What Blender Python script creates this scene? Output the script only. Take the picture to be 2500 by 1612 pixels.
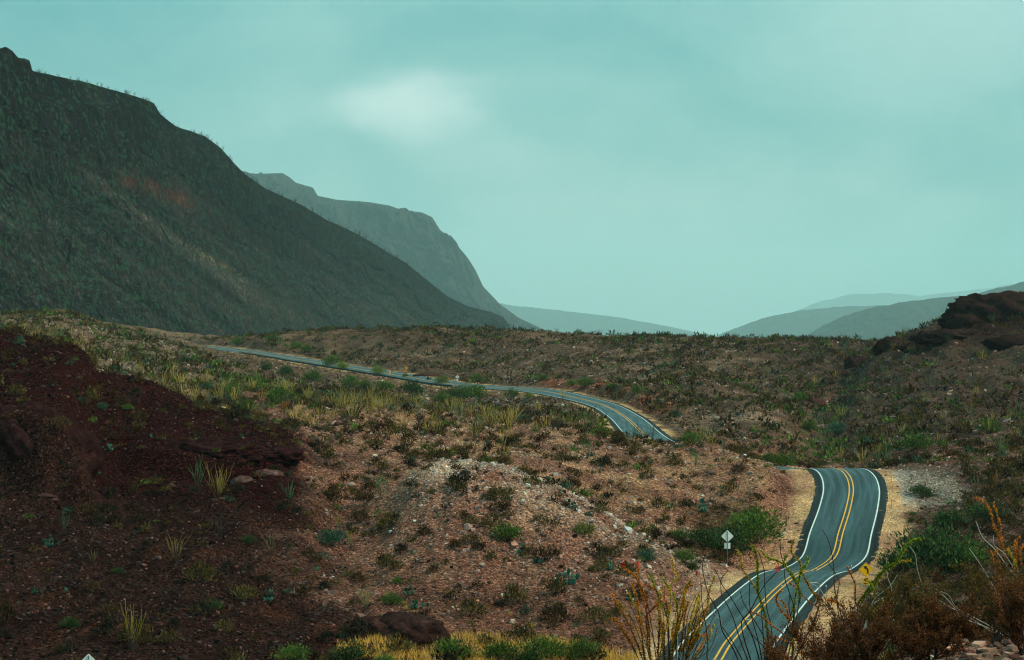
import bpy, bmesh, math, random
import numpy as np
from mathutils import Vector, Matrix

# ------------------------------------------------------------------ camera, sky, sun, exposure
F, HZ, UC = 4860.0, 830.0, 1250.0          # focal length in photo pixels, horizon row, centre column
sc = bpy.context.scene
for o in list(bpy.data.objects):
    bpy.data.objects.remove(o)
cam_d = bpy.data.cameras.new('camera')
cam = bpy.data.objects.new('camera', cam_d)
sc.collection.objects.link(cam)
cam.location = (0, 0, 0)
cam.rotation_euler = (math.radians(90), 0, 0)
cam_d.sensor_width = 36.0
cam_d.lens = 36.0 * F / 2500.0
cam_d.shift_y = (HZ - 806.0) / 2500.0
cam_d.clip_start = 0.5
cam_d.clip_end = 90000
sc.camera = cam

SUN_AZ, SUN_EL = math.radians(104), math.radians(42)     # azimuth to the right of the view direction (+Y)
world = bpy.data.worlds.new('World'); sc.world = world
world.use_nodes = True
wn, wl = world.node_tree.nodes, world.node_tree.links
wn.clear()
def W(t, **k):
    n = wn.new(t)
    for a, b in k.items(): setattr(n, a, b)
    return n
w_out = W('ShaderNodeOutputWorld')
sky = W('ShaderNodeTexSky'); sky.sky_type = 'NISHITA'; sky.sun_disc = False
sky.sun_elevation = SUN_EL; sky.sun_rotation = SUN_AZ
bg_clear = W('ShaderNodeBackground'); bg_clear.inputs['Strength'].default_value = 0.05
wl.new(sky.outputs['Color'], bg_clear.inputs['Color'])
tc = W('ShaderNodeTexCoord')
mp = W('ShaderNodeMapping'); mp.inputs['Scale'].default_value = (1.0, 1.0, 1.9)
mp.inputs['Location'].default_value = (0.31, 0.0, 0.12)
wl.new(tc.outputs['Generated'], mp.inputs['Vector'])
nz = W('ShaderNodeTexNoise'); nz.inputs['Scale'].default_value = 6.5; nz.inputs['Detail'].default_value = 6.0
nz.inputs['Roughness'].default_value = 0.55; nz.inputs['Distortion'].default_value = 0.3
wl.new(mp.outputs['Vector'], nz.inputs['Vector'])
ramp = W('ShaderNodeValToRGB')
e = ramp.color_ramp.elements
e[0].position = 0.26; e[0].color = (0.090, 0.410, 0.420, 1)
e[1].position = 0.76; e[1].color = (0.430, 0.720, 0.670, 1)
wl.new(nz.outputs['Fac'], ramp.inputs['Fac'])
# thin bright spot in the overcast
def thin_spot(du, dv, su, sv, lo, hi):
    d0 = Vector(((du - UC) / F, 1.0, (HZ - dv) / F)).normalized()
    sub = W('ShaderNodeVectorMath', operation='SUBTRACT'); sub.inputs[1].default_value = d0
    wl.new(tc.outputs['Generated'], sub.inputs[0])
    mul = W('ShaderNodeVectorMath', operation='MULTIPLY'); mul.inputs[1].default_value = (F / su, 20.0, F / sv)
    wl.new(sub.outputs[0], mul.inputs[0])
    n2 = W('ShaderNodeTexNoise'); n2.inputs['Scale'].default_value = 18; n2.inputs['Detail'].default_value = 4
    wl.new(mp.outputs['Vector'], n2.inputs['Vector'])
    ad = W('ShaderNodeVectorMath', operation='MULTIPLY_ADD')
    wl.new(n2.outputs['Color'], ad.inputs[0]); ad.inputs[1].default_value = (1.3, 0, 1.3)
    wl.new(mul.outputs[0], ad.inputs[2])
    s2 = W('ShaderNodeVectorMath', operation='SUBTRACT'); s2.inputs[1].default_value = (0.65, 0, 0.65)
    wl.new(ad.outputs[0], s2.inputs[0])
    ln = W('ShaderNodeVectorMath', operation='LENGTH'); wl.new(s2.outputs[0], ln.inputs[0])
    mr = W('ShaderNodeMapRange'); mr.interpolation_type = 'SMOOTHERSTEP'
    mr.inputs['From Min'].default_value = 0.0; mr.inputs['From Max'].default_value = 1.25
    mr.inputs['To Min'].default_value = hi; mr.inputs['To Max'].default_value = lo
    wl.new(ln.outputs['Value'], mr.inputs['Value'])
    return mr.outputs['Result']
col = ramp.outputs['Color']
for args in [(-80, 60, 900, 520, 0.0, 0.75), (1500, 720, 1200, 440, 0.0, 0.85), (985, 262, 270, 95, 0.0, 0.9), (1150, 380, 420, 90, 0.0, 0.4), (1950, 650, 420, 60, 0.0, 0.3), (2420, 60, 500, 260, 0.0, 0.3), (2330, 490, 160, 60, 0.0, 0.22)]:
    mx = W('ShaderNodeMix', data_type='RGBA')
    wl.new(thin_spot(*args), mx.inputs[0])
    wl.new(col, mx.inputs[6]); mx.inputs[7].default_value = (0.86, 1.02, 0.97, 1) if args[0] == 985 else (0.62, 0.84, 0.80, 1) if args[0] > 0 else (0.055, 0.36, 0.38, 1)
    col = mx.outputs[2]
bg_cloud = W('ShaderNodeBackground'); bg_cloud.inputs['Strength'].default_value = 0.262
# an overcast sky brightens evenly towards the zenith
sx = W('ShaderNodeSeparateXYZ'); wl.new(tc.outputs['Generated'], sx.inputs[0])
zen = W('ShaderNodeMapRange'); zen.inputs['From Min'].default_value = 0.0; zen.inputs['From Max'].default_value = 1.0
zen.inputs['To Min'].default_value = 1.0; zen.inputs['To Max'].default_value = 3.0
wl.new(sx.outputs[2], zen.inputs['Value'])
zc_n = W('ShaderNodeVectorMath', operation='SCALE'); wl.new(col, zc_n.inputs[0]); wl.new(zen.outputs[0], zc_n.inputs[3])
wl.new(zc_n.outputs[0], bg_cloud.inputs['Color'])
wmix = W('ShaderNodeMixShader'); wmix.inputs['Fac'].default_value = 0.93
wl.new(bg_clear.outputs[0], wmix.inputs[1]); wl.new(bg_cloud.outputs[0], wmix.inputs[2])
wl.new(wmix.outputs[0], w_out.inputs['Surface'])

sun_d = bpy.data.lights.new('sun', 'SUN'); sun_d.energy = 1.5; sun_d.angle = math.radians(11)
sun_d.color = (1.0, 0.80, 0.54)
sun = bpy.data.objects.new('sun', sun_d); sc.collection.objects.link(sun)
sdir = Vector((math.sin(SUN_AZ) * math.cos(SUN_EL), math.cos(SUN_AZ) * math.cos(SUN_EL), math.sin(SUN_EL)))
sun.rotation_euler = sdir.to_track_quat('Z', 'Y').to_euler()
vs = sc.view_settings
vs.view_transform = 'Standard'; vs.look = 'None'; vs.gamma = 1.0; vs.use_curve_mapping = False
vs.exposure = 1.5
sc.cycles.use_denoising = True
sc.cycles.denoising_prefilter = 'FAST'
sc.cycles.filter_width = 1.15
sc.cycles.max_bounces = 4; sc.cycles.diffuse_bounces = 2; sc.cycles.volume_bounces = 2
sc.cycles.transparent_max_bounces = 4
sc.cycles.use_adaptive_sampling = True

# ------------------------------------------------------------------ helpers
rng = np.random.default_rng(7)
COL = sc.collection
def px(u, v, Y):
    return np.array([(u - UC) / F * Y, Y, (HZ - v) / F * Y])
def tag(o, label=None, cat=None, group=None, kind=None):
    if label: o['label'] = label
    if cat: o['category'] = cat
    if group: o['group'] = group
    if kind: o['kind'] = kind
    return o
def link(name, data, parent=None, loc=None):
    o = bpy.data.objects.new(name, data); COL.objects.link(o)
    if parent is not None: o.parent = parent
    if loc is not None: o.location = loc
    return o
def mesh_np(name, V, faces, mat=None, col=None, smooth=False, uv=None):
    """V (n,3); faces: list of (m,k) int arrays"""
    V = np.asarray(V, np.float32)
    if not isinstance(faces, (list, tuple)): faces = [faces]
    faces = [np.asarray(f, np.int32) for f in faces if len(f)]
    me = bpy.data.meshes.new(name)
    me.vertices.add(len(V)); me.vertices.foreach_set('co', V.ravel())
    nl = sum(f.size for f in faces); npoly = sum(len(f) for f in faces)
    me.loops.add(nl); me.polygons.add(npoly)
    li = np.concatenate([f.ravel() for f in faces])
    tot = np.concatenate([np.full(len(f), f.shape[1], np.int32) for f in faces])
    st = np.concatenate([[0], np.cumsum(tot)[:-1]]).astype(np.int32)
    me.loops.foreach_set('vertex_index', li)
    me.polygons.foreach_set('loop_start', st); me.polygons.foreach_set('loop_total', tot)
    me.polygons.foreach_set('use_smooth', np.full(npoly, smooth, bool))
    if col is not None:
        a = me.color_attributes.new('Tint', 'FLOAT_COLOR', 'POINT')
        c = np.ones((len(V), 4), np.float32); c[:, :np.shape(col)[-1]] = col
        a.data.foreach_set('color', c.ravel())
    if uv is not None:
        l = me.uv_layers.new(name='UVMap'); l.data.foreach_set('uv', np.asarray(uv, np.float32)[li].ravel())
    me.update(calc_edges=True)
    if mat: me.materials.append(mat)
    return me
class MB:
    """collects vertices, faces and tints"""
    def __init__(s): s.V = []; s.T = []; s.Q = []; s.C = []; s.n = 0
    def add(s, V, tris=None, quads=None, col=(1, 1, 1)):
        V = np.asarray(V, float); c = np.broadcast_to(np.asarray(col, float), (len(V), 3))
        s.V.append(V); s.C.append(c)
        if tris is not None and len(tris): s.T.append(np.asarray(tris) + s.n)
        if quads is not None and len(quads): s.Q.append(np.asarray(quads) + s.n)
        s.n += len(V); return s
    def box(s, c, size, col=(1, 1, 1), M=None):
        v = np.array([[x, y, z] for x in (-.5, .5) for y in (-.5, .5) for z in (-.5, .5)]) * size
        if M is not None: v = v @ np.array(M).T
        q = [[0, 1, 3, 2], [4, 6, 7, 5], [0, 4, 5, 1], [2, 3, 7, 6], [0, 2, 6, 4], [1, 5, 7, 3]]
        return s.add(v + np.asarray(c), quads=q, col=col)
    def tube(s, P, R, k=4, col=(1, 1, 1)):
        P = np.asarray(P, float); n = len(P); R = np.broadcast_to(R, n)
        T = np.gradient(P, axis=0); T /= np.linalg.norm(T, axis=1)[:, None] + 1e-9
        a = np.cross(T, [0.31, 0.9, 0.17]); a /= np.linalg.norm(a, axis=1)[:, None] + 1e-9
        b = np.cross(T, a)
        th = np.arange(k) * 2 * math.pi / k
        V = P[:, None] + R[:, None, None] * (np.cos(th)[None, :, None] * a[:, None] + np.sin(th)[None, :, None] * b[:, None])
        q = [[i * k + j, i * k + (j + 1) % k, (i + 1) * k + (j + 1) % k, (i + 1) * k + j] for i in range(n - 1) for j in range(k)]
        c = np.asarray(col, float)
        if c.ndim == 2: c = np.repeat(c, k, axis=0)
        return s.add(V.reshape(-1, 3), quads=q, col=c)
    def mesh(s, name, mat, smooth=False):
        f = []
        if s.T: f.append(np.concatenate(s.T))
        if s.Q: f.append(np.concatenate(s.Q))
        return mesh_np(name, np.concatenate(s.V), f, mat, np.concatenate(s.C), smooth)

# gradient noise in numpy
_p = np.random.default_rng(3).permutation(256); _p = np.concatenate([_p, _p, _p])
_g2 = np.stack([np.cos(np.arange(256) * 2.399), np.sin(np.arange(256) * 2.399)], 1)
def perlin(x, y):
    xi = np.floor(x).astype(int); yi = np.floor(y).astype(int); xf = x - xi; yf = y - yi
    xi &= 255; yi &= 255
    u = xf * xf * xf * (xf * (xf * 6 - 15) + 10); v = yf * yf * yf * (yf * (yf * 6 - 15) + 10)
    def gr(ix, iy, fx, fy):
        g = _g2[_p[_p[ix] + iy] & 255]; return g[..., 0] * fx + g[..., 1] * fy
    a = gr(xi, yi, xf, yf); b = gr(xi + 1, yi, xf - 1, yf); c = gr(xi, yi + 1, xf, yf - 1); d = gr(xi + 1, yi + 1, xf - 1, yf - 1)
    return ((a + u * (b - a)) + v * ((c + u * (d - c)) - (a + u * (b - a)))) * 1.5
def fbm(x, y, wl0, octs=4, gain=0.5, seed=0.0, ridged=False):
    t = 0.0; amp = 1.0; f = 1.0 / wl0
    for i in range(octs):
        n = perlin(x * f + 17.3 * i + seed, y * f - 9.1 * i + seed * 1.7)
        if ridged: n = 1 - 2 * np.abs(n)
        t = t + amp * n; amp *= gain; f *= 2.03
    return t
def sstep(x): x = np.clip(x, 0, 1); return x * x * (3 - 2 * x)

# ------------------------------------------------------------------ materials
def mat_new(name):
    m = bpy.data.materials.new(name); m.use_nodes = True
    nt = m.node_tree; b = nt.nodes['Principled BSDF']
    return m, nt, b
def node(nt, t, **k):
    n = nt.nodes.new(t)
    for a, b in k.items(): setattr(n, a, b)
    return n
def mathn(nt, op, a, b=None, c=None):
    n = node(nt, 'ShaderNodeMath', operation=op)
    for i, s in enumerate((a, b, c)):
        if s is None: continue
        if isinstance(s, (int, float)): n.inputs[i].default_value = s
        else: nt.links.new(s, n.inputs[i])
    return n.outputs[0]
def ground_mat(name, cell, bump, rough=0.95, speck=1.0, shrub=None):
    """tinted soil: stones as random cells, blotches, fine grain"""
    m, nt, b = mat_new(name); L = nt.links.new
    at = node(nt, 'ShaderNodeAttribute', attribute_name='Tint')
    g = node(nt, 'ShaderNodeTexCoord')
    co = g.outputs['Object']
    def noise(scale, det=4, ro=0.6):
        n = node(nt, 'ShaderNodeTexNoise'); n.inputs['Scale'].default_value = scale
        n.inputs['Detail'].default_value = det; n.inputs['Roughness'].default_value = ro
        L(co, n.inputs['Vector']); return n
    def ramp_(src, pts):
        r = node(nt, 'ShaderNodeValToRGB'); el = r.color_ramp.elements
        while len(el) < len(pts): el.new(0.5)
        for x, (p, c) in zip(el, pts): x.position = p; x.color = (*(c if isinstance(c, tuple) else (c, c, c)), 1)
        L(src, r.inputs['Fac']); return r.outputs['Color']
    def mulc(a, bb, fac=1.0):
        n = node(nt, 'ShaderNodeMix', data_type='RGBA', blend_type='MULTIPLY'); n.inputs[0].default_value = 1.0
        if fac != 1.0: L(at.outputs['Alpha'], n.inputs[0])
        L(a, n.inputs[6]); L(bb, n.inputs[7]); return n.outputs[2]
    vo = node(nt, 'ShaderNodeTexVoronoi'); vo.inputs['Scale'].default_value = 1.0 / cell; L(co, vo.inputs['Vector'])
    sep = node(nt, 'ShaderNodeSeparateColor'); L(vo.outputs['Color'], sep.inputs[0])
    v2 = node(nt, 'ShaderNodeTexVoronoi'); v2.inputs['Scale'].default_value = 0.37 / cell; L(co, v2.inputs['Vector'])
    sep2 = node(nt, 'ShaderNodeSeparateColor'); L(v2.outputs['Color'], sep2.inputs[0])
    c = at.outputs['Color']
    s = speck
    c = mulc(c, ramp_(sep.outputs[0], [(0.0, max(.06, 1 - .62 * s)), (0.55, (1 - .1 * s, 1 - .14 * s, 1 - .16 * s)), (0.84, (1 + .35 * s, 1 + .3 * s, 1 + .3 * s)), (1.0, (1 + 1.5 * s, 1 + 1.75 * s, 1 + 1.8 * s))]), None)
    c = mulc(c, ramp_(sep2.outputs[1], [(0.0, 1 - .25 * s), (0.6, 1.0), (1.0, 1 + .3 * s)]), None)
    c = mulc(c, ramp_(noise(0.11, 5).outputs['Fac'], [(0.3, (.62, .60, .60)), (0.7, (1.38, 1.36, 1.32))]))
    c = mulc(c, ramp_(noise(1.3 / max(cell, .3), 4, .7).outputs['Fac'], [(0.3, .55), (0.7, 1.5)]))
    if shrub:
        v3 = node(nt, 'ShaderNodeTexVoronoi'); v3.inputs['Scale'].default_value = 1.0 / shrub[0]; L(co, v3.inputs['Vector'])
        s3 = node(nt, 'ShaderNodeSeparateColor'); L(v3.outputs['Color'], s3.inputs[0])
        thr = mathn(nt, 'MULTIPLY', s3.outputs[2], 0.62)
        msk = mathn(nt, 'LESS_THAN', v3.outputs['Distance'], thr)
        gate = mathn(nt, 'GREATER_THAN', noise(0.03, 3).outputs['Fac'], 0.44)
        msk = mathn(nt, 'MULTIPLY', msk, gate)
        mx = node(nt, 'ShaderNodeMix', data_type='RGBA'); L(mathn(nt, 'MULTIPLY', msk, 0.85), mx.inputs[0])
        L(c, mx.inputs[6]); mx.inputs[7].default_value = (*shrub[1], 1); c = mx.outputs[2]
    L(c, b.inputs['Base Color'])
    b.inputs['Roughness'].default_value = rough; b.inputs['Specular IOR Level'].default_value = 0.0
    h = mathn(nt, 'MULTIPLY', sep.outputs[0], mathn(nt, 'SUBTRACT', 0.9, vo.outputs['Distance']))
    h = mathn(nt, 'ADD', h, mathn(nt, 'MULTIPLY', noise(0.9 / max(cell, .3), 6, .65).outputs['Fac'], 1.6))
    bp = node(nt, 'ShaderNodeBump'); bp.inputs['Strength'].default_value = 1.0; bp.inputs['Distance'].default_value = bump
    L(h, bp.inputs['Height']); L(bp.outputs[0], b.inputs['Normal'])
    return m
def tint_mat(name, rough=0.8, var=0.35, spec=0.2, trans=0.0, metal=0.0):
    """tint attribute, varied a little from object to object"""
    m, nt, b = mat_new(name); L = nt.links.new
    at = node(nt, 'ShaderNodeAttribute', attribute_name='Tint')
    oi = node(nt, 'ShaderNodeObjectInfo')
    f = mathn(nt, 'MULTIPLY_ADD', oi.outputs['Random'], var, 1 - var / 2)
    g = node(nt, 'ShaderNodeTexCoord')
    n = node(nt, 'ShaderNodeTexNoise'); n.inputs['Scale'].default_value = 2.5; n.inputs['Detail'].default_value = 3
    L(g.outputs['Object'], n.inputs['Vector'])
    f = mathn(nt, 'MULTIPLY', f, mathn(nt, 'MULTIPLY_ADD', n.outputs['Fac'], 0.9, 0.55))
    mx = node(nt, 'ShaderNodeVectorMath', operation='SCALE')
    L(at.outputs['Color'], mx.inputs[0]); L(f, mx.inputs[3])
    L(mx.outputs[0], b.inputs['Base Color'])
    b.inputs['Roughness'].default_value = rough; b.inputs['Specular IOR Level'].default_value = spec
    b.inputs['Metallic'].default_value = metal
    if trans:
        td = node(nt, 'ShaderNodeBsdfTranslucent'); L(mx.outputs[0], td.inputs['Color'])
        ms = node(nt, 'ShaderNodeMixShader'); ms.inputs[0].default_value = trans
        L(b.outputs[0], ms.inputs[1]); L(td.outputs[0], ms.inputs[2])
        L(ms.outputs[0], nt.nodes['Material Output'].inputs['Surface'])
    return m
def plain_mat(name, c, rough=0.6, metal=0.0, noise_amt=0.25, scale=6.0, spec=0.4):
    m, nt, b = mat_new(name); L = nt.links.new
    g = node(nt, 'ShaderNodeTexCoord')
    n = node(nt, 'ShaderNodeTexNoise'); n.inputs['Scale'].default_value = scale; n.inputs['Detail'].default_value = 5
    L(g.outputs['Object'], n.inputs['Vector'])
    mx = node(nt, 'ShaderNodeMix', data_type='RGBA')
    L(n.outputs['Fac'], mx.inputs[0])
    mx.inputs[6].default_value = (*[x * (1 - noise_amt) for x in c], 1); mx.inputs[7].default_value = (*[min(1, x * (1 + noise_amt)) for x in c], 1)
    L(mx.outputs[2], b.inputs['Base Color'])
    b.inputs['Roughness'].default_value = rough; b.inputs['Metallic'].default_value = metal
    b.inputs['Specular IOR Level'].default_value = spec
    return m
M_SOIL = ground_mat('stony_soil', 0.13, 0.10, speck=1.2)
M_MTN = ground_mat('mountain_rock', 2.6, 1.2, speck=.95, shrub=(6.0, (0.016, 0.046, 0.028)))
M_MTN2 = ground_mat('second_mountain_rock', 11.0, 7.0, speck=1.0, shrub=(17, (0.020, 0.046, 0.032)))
M_FARMTN = ground_mat('far_mountain_rock', 24.0, 12.0, speck=0.6)
M_ROCK = ground_mat('sandstone', 0.55, 0.10, speck=0.35)
M_STONE = tint_mat('loose_stone', 0.85, 0.2, 0.03)
M_LEAF = tint_mat('foliage', 0.7, 0.5, 0.04, trans=0.22)
M_STEM = tint_mat('stem', 0.85, 0.3, 0.02)
M_GRASS = tint_mat('dry_grass', 0.8, 0.2, 0.1, trans=0.25)

# ------------------------------------------------------------------ road centre line (x, y, z)
def pz(u, v, Y): return tuple(px(u, v, Y))
ROAD_CP = [(-110, 88, -25.4), (-70, 97, -25.2), (-36, 106, -25.0), (-14, 114, -24.7), (3, 124, -24.2), pz(1695, 1668, 137),
    pz(1784, 1562.6, 151), pz(1889.5, 1448, 177), pz(1942, 1405, 189), pz(1982, 1393, 201.5), (31.4, 209.5, -24.5), pz(2034, 1362, 216.5),
    pz(2052, 1303, 224), pz(2072, 1237, 238), pz(2078.5, 1193, 248), pz(2070, 1162.6, 255.5), pz(2048, 1145, 263),
    (41.8, 275, -17.9), (37.8, 292, -18.9), (31.5, 312, -18.6), (26.5, 330, -17.9), (24.6, 345, -17.6), pz(1525, 1018, 434), pz(1470, 988.5, 500), pz(1400, 970, 548), pz(1290, 951, 607),
    pz(1140, 942, 634), pz(980, 918, 705), pz(860, 899, 757), pz(760, 883.5, 800), pz(640, 864, 852), pz(548, 852, 905), pz(470, 846, 950), pz(380, 846, 1000)]
RC = np.array(ROAD_CP)
def catmull(P, step):
    P = np.asarray(P, float); out = []
    Q = np.vstack([2 * P[0] - P[1], P, 2 * P[-1] - P[-2]])
    for i in range(1, len(Q) - 2):
        p0, p1, p2, p3 = Q[i - 1], Q[i], Q[i + 1], Q[i + 2]
        # centripetal parametrisation
        t0 = 0; t1 = t0 + np.linalg.norm(p1 - p0) ** .5; t2 = t1 + np.linalg.norm(p2 - p1) ** .5; t3 = t2 + np.linalg.norm(p3 - p2) ** .5
        n = max(2, int(np.linalg.norm(p2 - p1) / step))
        t = np.linspace(t1, t2, n, endpoint=False)[:, None]
        A1 = (t1 - t) / (t1 - t0) * p0 + (t - t0) / (t1 - t0) * p1; A2 = (t2 - t) / (t2 - t1) * p1 + (t - t1) / (t2 - t1) * p2
        A3 = (t3 - t) / (t3 - t2) * p2 + (t - t2) / (t3 - t2) * p3
        B1 = (t2 - t) / (t2 - t0) * A1 + (t - t0) / (t2 - t0) * A2; B2 = (t3 - t) / (t3 - t1) * A2 + (t - t1) / (t3 - t1) * A3
        out.append((t2 - t) / (t2 - t1) * B1 + (t - t1) / (t2 - t1) * B2)
    return np.vstack(out + [P[-1:]])
RL = catmull(RC, 0.8)
for _ in range(3):                                   # even out kinks
    RL[1:-1] = 0.25 * RL[:-2] + 0.5 * RL[1:-1] + 0.25 * RL[2:]
RT = np.gradient(RL, axis=0); RT[:, 2] = 0; RT /= np.linalg.norm(RT, axis=1)[:, None]
RN = np.stack([RT[:, 1], -RT[:, 0], np.zeros(len(RT))], 1)      # to the right of travel
RS = np.concatenate([[0], np.cumsum(np.linalg.norm(np.diff(RL, axis=0), axis=1))])

BANK = 0.075 * np.clip((RL[:, 1] - 470) / 120, 0, 1)              # the far bend is banked
WIDE = 1 + 0.16 * np.clip((RL[:, 1] - 520) / 100, 0, 1)

# ------------------------------------------------------------------ terrain
CPL = []      # control points (u, Y, z)
def colv(u, *pts):
    for Y, v in pts: CPL.append((u, Y, (HZ - v) / F * Y))
def colz(Y, *pts):
    for u, z in pts: CPL.append((u, Y, z))
colz(8, (-900, -2.1), (400, -2.1), (1250, -2.0), (1800, -1.9), (2400, -1.8), (3300, -1.8))
colz(20, (-900, -5.6), (400, -5.5), (1250, -4.7), (1800, -4.05), (2250, -3.42), (2500, -3.34), (3300, -3.0))
colz(28, (-900, -8), (400, -8), (1250, -6.9), (1800, -5.7), (2250, -4.75), (2500, -4.6), (3300, -4.3))
colz(45, (-900, -12.5), (400, -12.6), (1250, -11.6), (1800, -10.6), (2350, -9.2), (3300, -8.6))
colz(80, (-900, -18.5), (400, -20), (1250, -20), (1800, -20), (2350, -18.5), (3300, -16))
colz(108, (-900, -20), (400, -23.8), (1250, -24), (1800, -24), (2350, -22), (3300, -19))
colv(-900, (130, 1540), (150, 1420), (180, 1180), (188, 960), (240, 780), (290, 815), (400, 812), (800, 765), (1000, 760))
colv(0, (130, 1620), (150, 1480), (170, 1330), (179, 1245), (188, 1000), (200, 960), (220, 890), (242, 812), (290, 850), (400, 832), (550, 803), (800, 783), (1000, 778))
colv(130, (188, 1010), (240, 848))
colv(250, (130, 1620), (150, 1490), (170, 1345), (186, 1225), (200, 1095), (236, 915), (290, 955), (380, 915), (500, 872), (650, 825), (800, 792), (1000, 786))
colv(500, (132, 1630), (150, 1500), (165, 1400), (180, 1290), (192, 1205), (202, 1120), (228, 1018), (260, 1025), (300, 992), (380, 955), (500, 912), (650, 880), (800, 864), (870, 856), (940, 826), (1000, 826))
colv(750, (136, 1630), (150, 1515), (165, 1425), (180, 1330), (195, 1220), (206, 1150), (222, 1098), (250, 1060), (300, 1010), (340, 985), (420, 972), (520, 956), (650, 934), (740, 912), (860, 848), (900, 815), (1000, 817))
colv(870, (690, 925), (640, 938), (160, 1480), (175, 1400), (190, 1290), (205, 1180))
colv(1000, (140, 1630), (148, 1555), (165, 1440), (180, 1310), (195, 1190), (205, 1142), (225, 1120), (260, 1070), (310, 1015), (350, 1000), (450, 985), (560, 962), (670, 938), (740, 890), (800, 850), (850, 814), (1000, 814))
colv(1250, (142, 1640), (150, 1565), (160, 1490), (175, 1360), (190, 1230), (200, 1165), (214, 1165), (245, 1115), (300, 1050), (330, 1030), (400, 1012), (500, 992), (585, 968), (660, 915), (740, 865), (820, 817), (1000, 818))
colv(1450, (148, 1590), (160, 1500), (175, 1400), (190, 1290), (198, 1248), (212, 1240), (235, 1172), (270, 1100), (300, 1066), (340, 1050), (430, 1020), (540, 950), (640, 898), (760, 840), (810, 825), (1000, 826))
colv(1600, (165, 1490), (178, 1405), (188, 1352), (196, 1333), (208, 1335), (225, 1240), (250, 1155), (280, 1100), (300, 1080), (318, 1090), (400, 1035), (450, 995), (520, 950), (640, 895), (760, 838), (800, 829), (1000, 829))
colv(1750, (185, 1408), (195, 1388), (210, 1350), (225, 1275), (245, 1182), (265, 1112), (285, 1096), (310, 1125), (360, 1075), (420, 1030), (500, 975), (620, 910), (740, 845), (790, 832), (1000, 831))
colv(1850, (215, 1335), (235, 1215), (255, 1140), (270, 1124), (290, 1150), (320, 1135), (360, 1090), (430, 1010), (520, 960), (640, 900), (740, 848), (780, 834), (1000, 832))
colv(2060, (290, 1168), (310, 1148), (340, 1125), (400, 1070), (480, 990), (580, 920), (680, 865), (740, 842), (760, 836), (1000, 834))
colv(2200, (130, 1640), (150, 1560), (175, 1462), (200, 1385), (225, 1300), (245, 1222), (258, 1160), (275, 1142), (310, 1132), (350, 1085), (420, 1000), (500, 915), (560, 858), (600, 826), (660, 858), (800, 842), (1000, 836))
colv(2350, (130, 1630), (150, 1545), (175, 1430), (200, 1335), (225, 1255), (250, 1190), (268, 1135), (290, 1128), (330, 1090), (400, 1000), (470, 920), (540, 846), (590, 768), (640, 790), (800, 838), (1000, 838))
colv(2500, (130, 1620), (150, 1530), (175, 1415), (200, 1315), (225, 1235), (250, 1170), (275, 1115), (330, 1070), (400, 980), (470, 890), (540, 800), (590, 715), (640, 745), (800, 832), (1000, 838))
colv(3300, (130, 1580), (150, 1490), (200, 1280), (275, 1090), (400, 930), (540, 740), (600, 640), (700, 710), (1000, 830))
CPA = np.array(CPL)

def cliff(u, Y, x):
    """rock steps of the left mound (extra height behind the cliff line)"""
    w = 1.6 * perlin(x / 7.0 + 3.1, Y * 0 + 0.5) + 0.7 * perlin(x / 2.6, Y * 0 + 7.7)
    hc = np.interp(u, [-900, 0, 150, 205, 240, 300], [7.5, 7.2, 6.2, 4.0, 1.0, 0])
    h2 = np.interp(u, [250, 330, 450, 600, 700, 770], [0, 1.8, 3.0, 3.0, 1.8, 0])
    y2 = np.interp(u, [250, 450, 600, 770], [196, 197, 200, 207])
    return hc * sstep((Y - 181.5 - w) / 3.0) + h2 * sstep((Y - y2 - 0.6 * w) / 1.8)
def tdom(u, Y): return np.stack([u / 480.0, np.log(Y) * 4.2], -1)
def tps_fit(P, z, lam=1e-3):
    n = len(P); d = np.linalg.norm(P[:, None] - P[None], axis=-1)
    K = np.where(d > 0, d * d * np.log(d + 1e-12), 0) + lam * np.eye(n)
    A = np.zeros((n + 3, n + 3)); A[:n, :n] = K; A[:n, n] = 1; A[:n, n + 1:] = P; A[n, :n] = 1; A[n + 1:, :n] = P.T
    return np.linalg.solve(A, np.concatenate([z, [0, 0, 0]]))
_P = tdom(CPA[:, 0], CPA[:, 1])
_w = tps_fit(_P, CPA[:, 2] - cliff(CPA[:, 0], CPA[:, 1], (CPA[:, 0] - UC) / F * CPA[:, 1]))
def tps(u, Y):
    sh = u.shape; Q = tdom(u.ravel(), Y.ravel()).astype(np.float32); out = np.empty(len(Q), np.float32); n = len(_P)
    P32 = _P.astype(np.float32); w32 = _w[:n].astype(np.float64)
    for i in range(0, len(Q), 40000):
        q = Q[i:i + 40000]
        d2 = (q[:, None, 0] - P32[None, :, 0]) ** 2 + (q[:, None, 1] - P32[None, :, 1]) ** 2
        out[i:i + 40000] = (0.5 * d2 * np.log(d2 + 1e-12)) @ w32 + _w[n] + q @ _w[n + 1:]
    return out.reshape(sh)
NU = 540
U = np.linspace(-420, 2920, NU)
YR = np.concatenate([np.geomspace(7, 105, 90, endpoint=False), np.geomspace(105, 345, 500, endpoint=False), np.geomspace(345, 1080, 330)])
UU, YY = np.meshgrid(U, YR)
XX = (UU - UC) / F * YY
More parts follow.
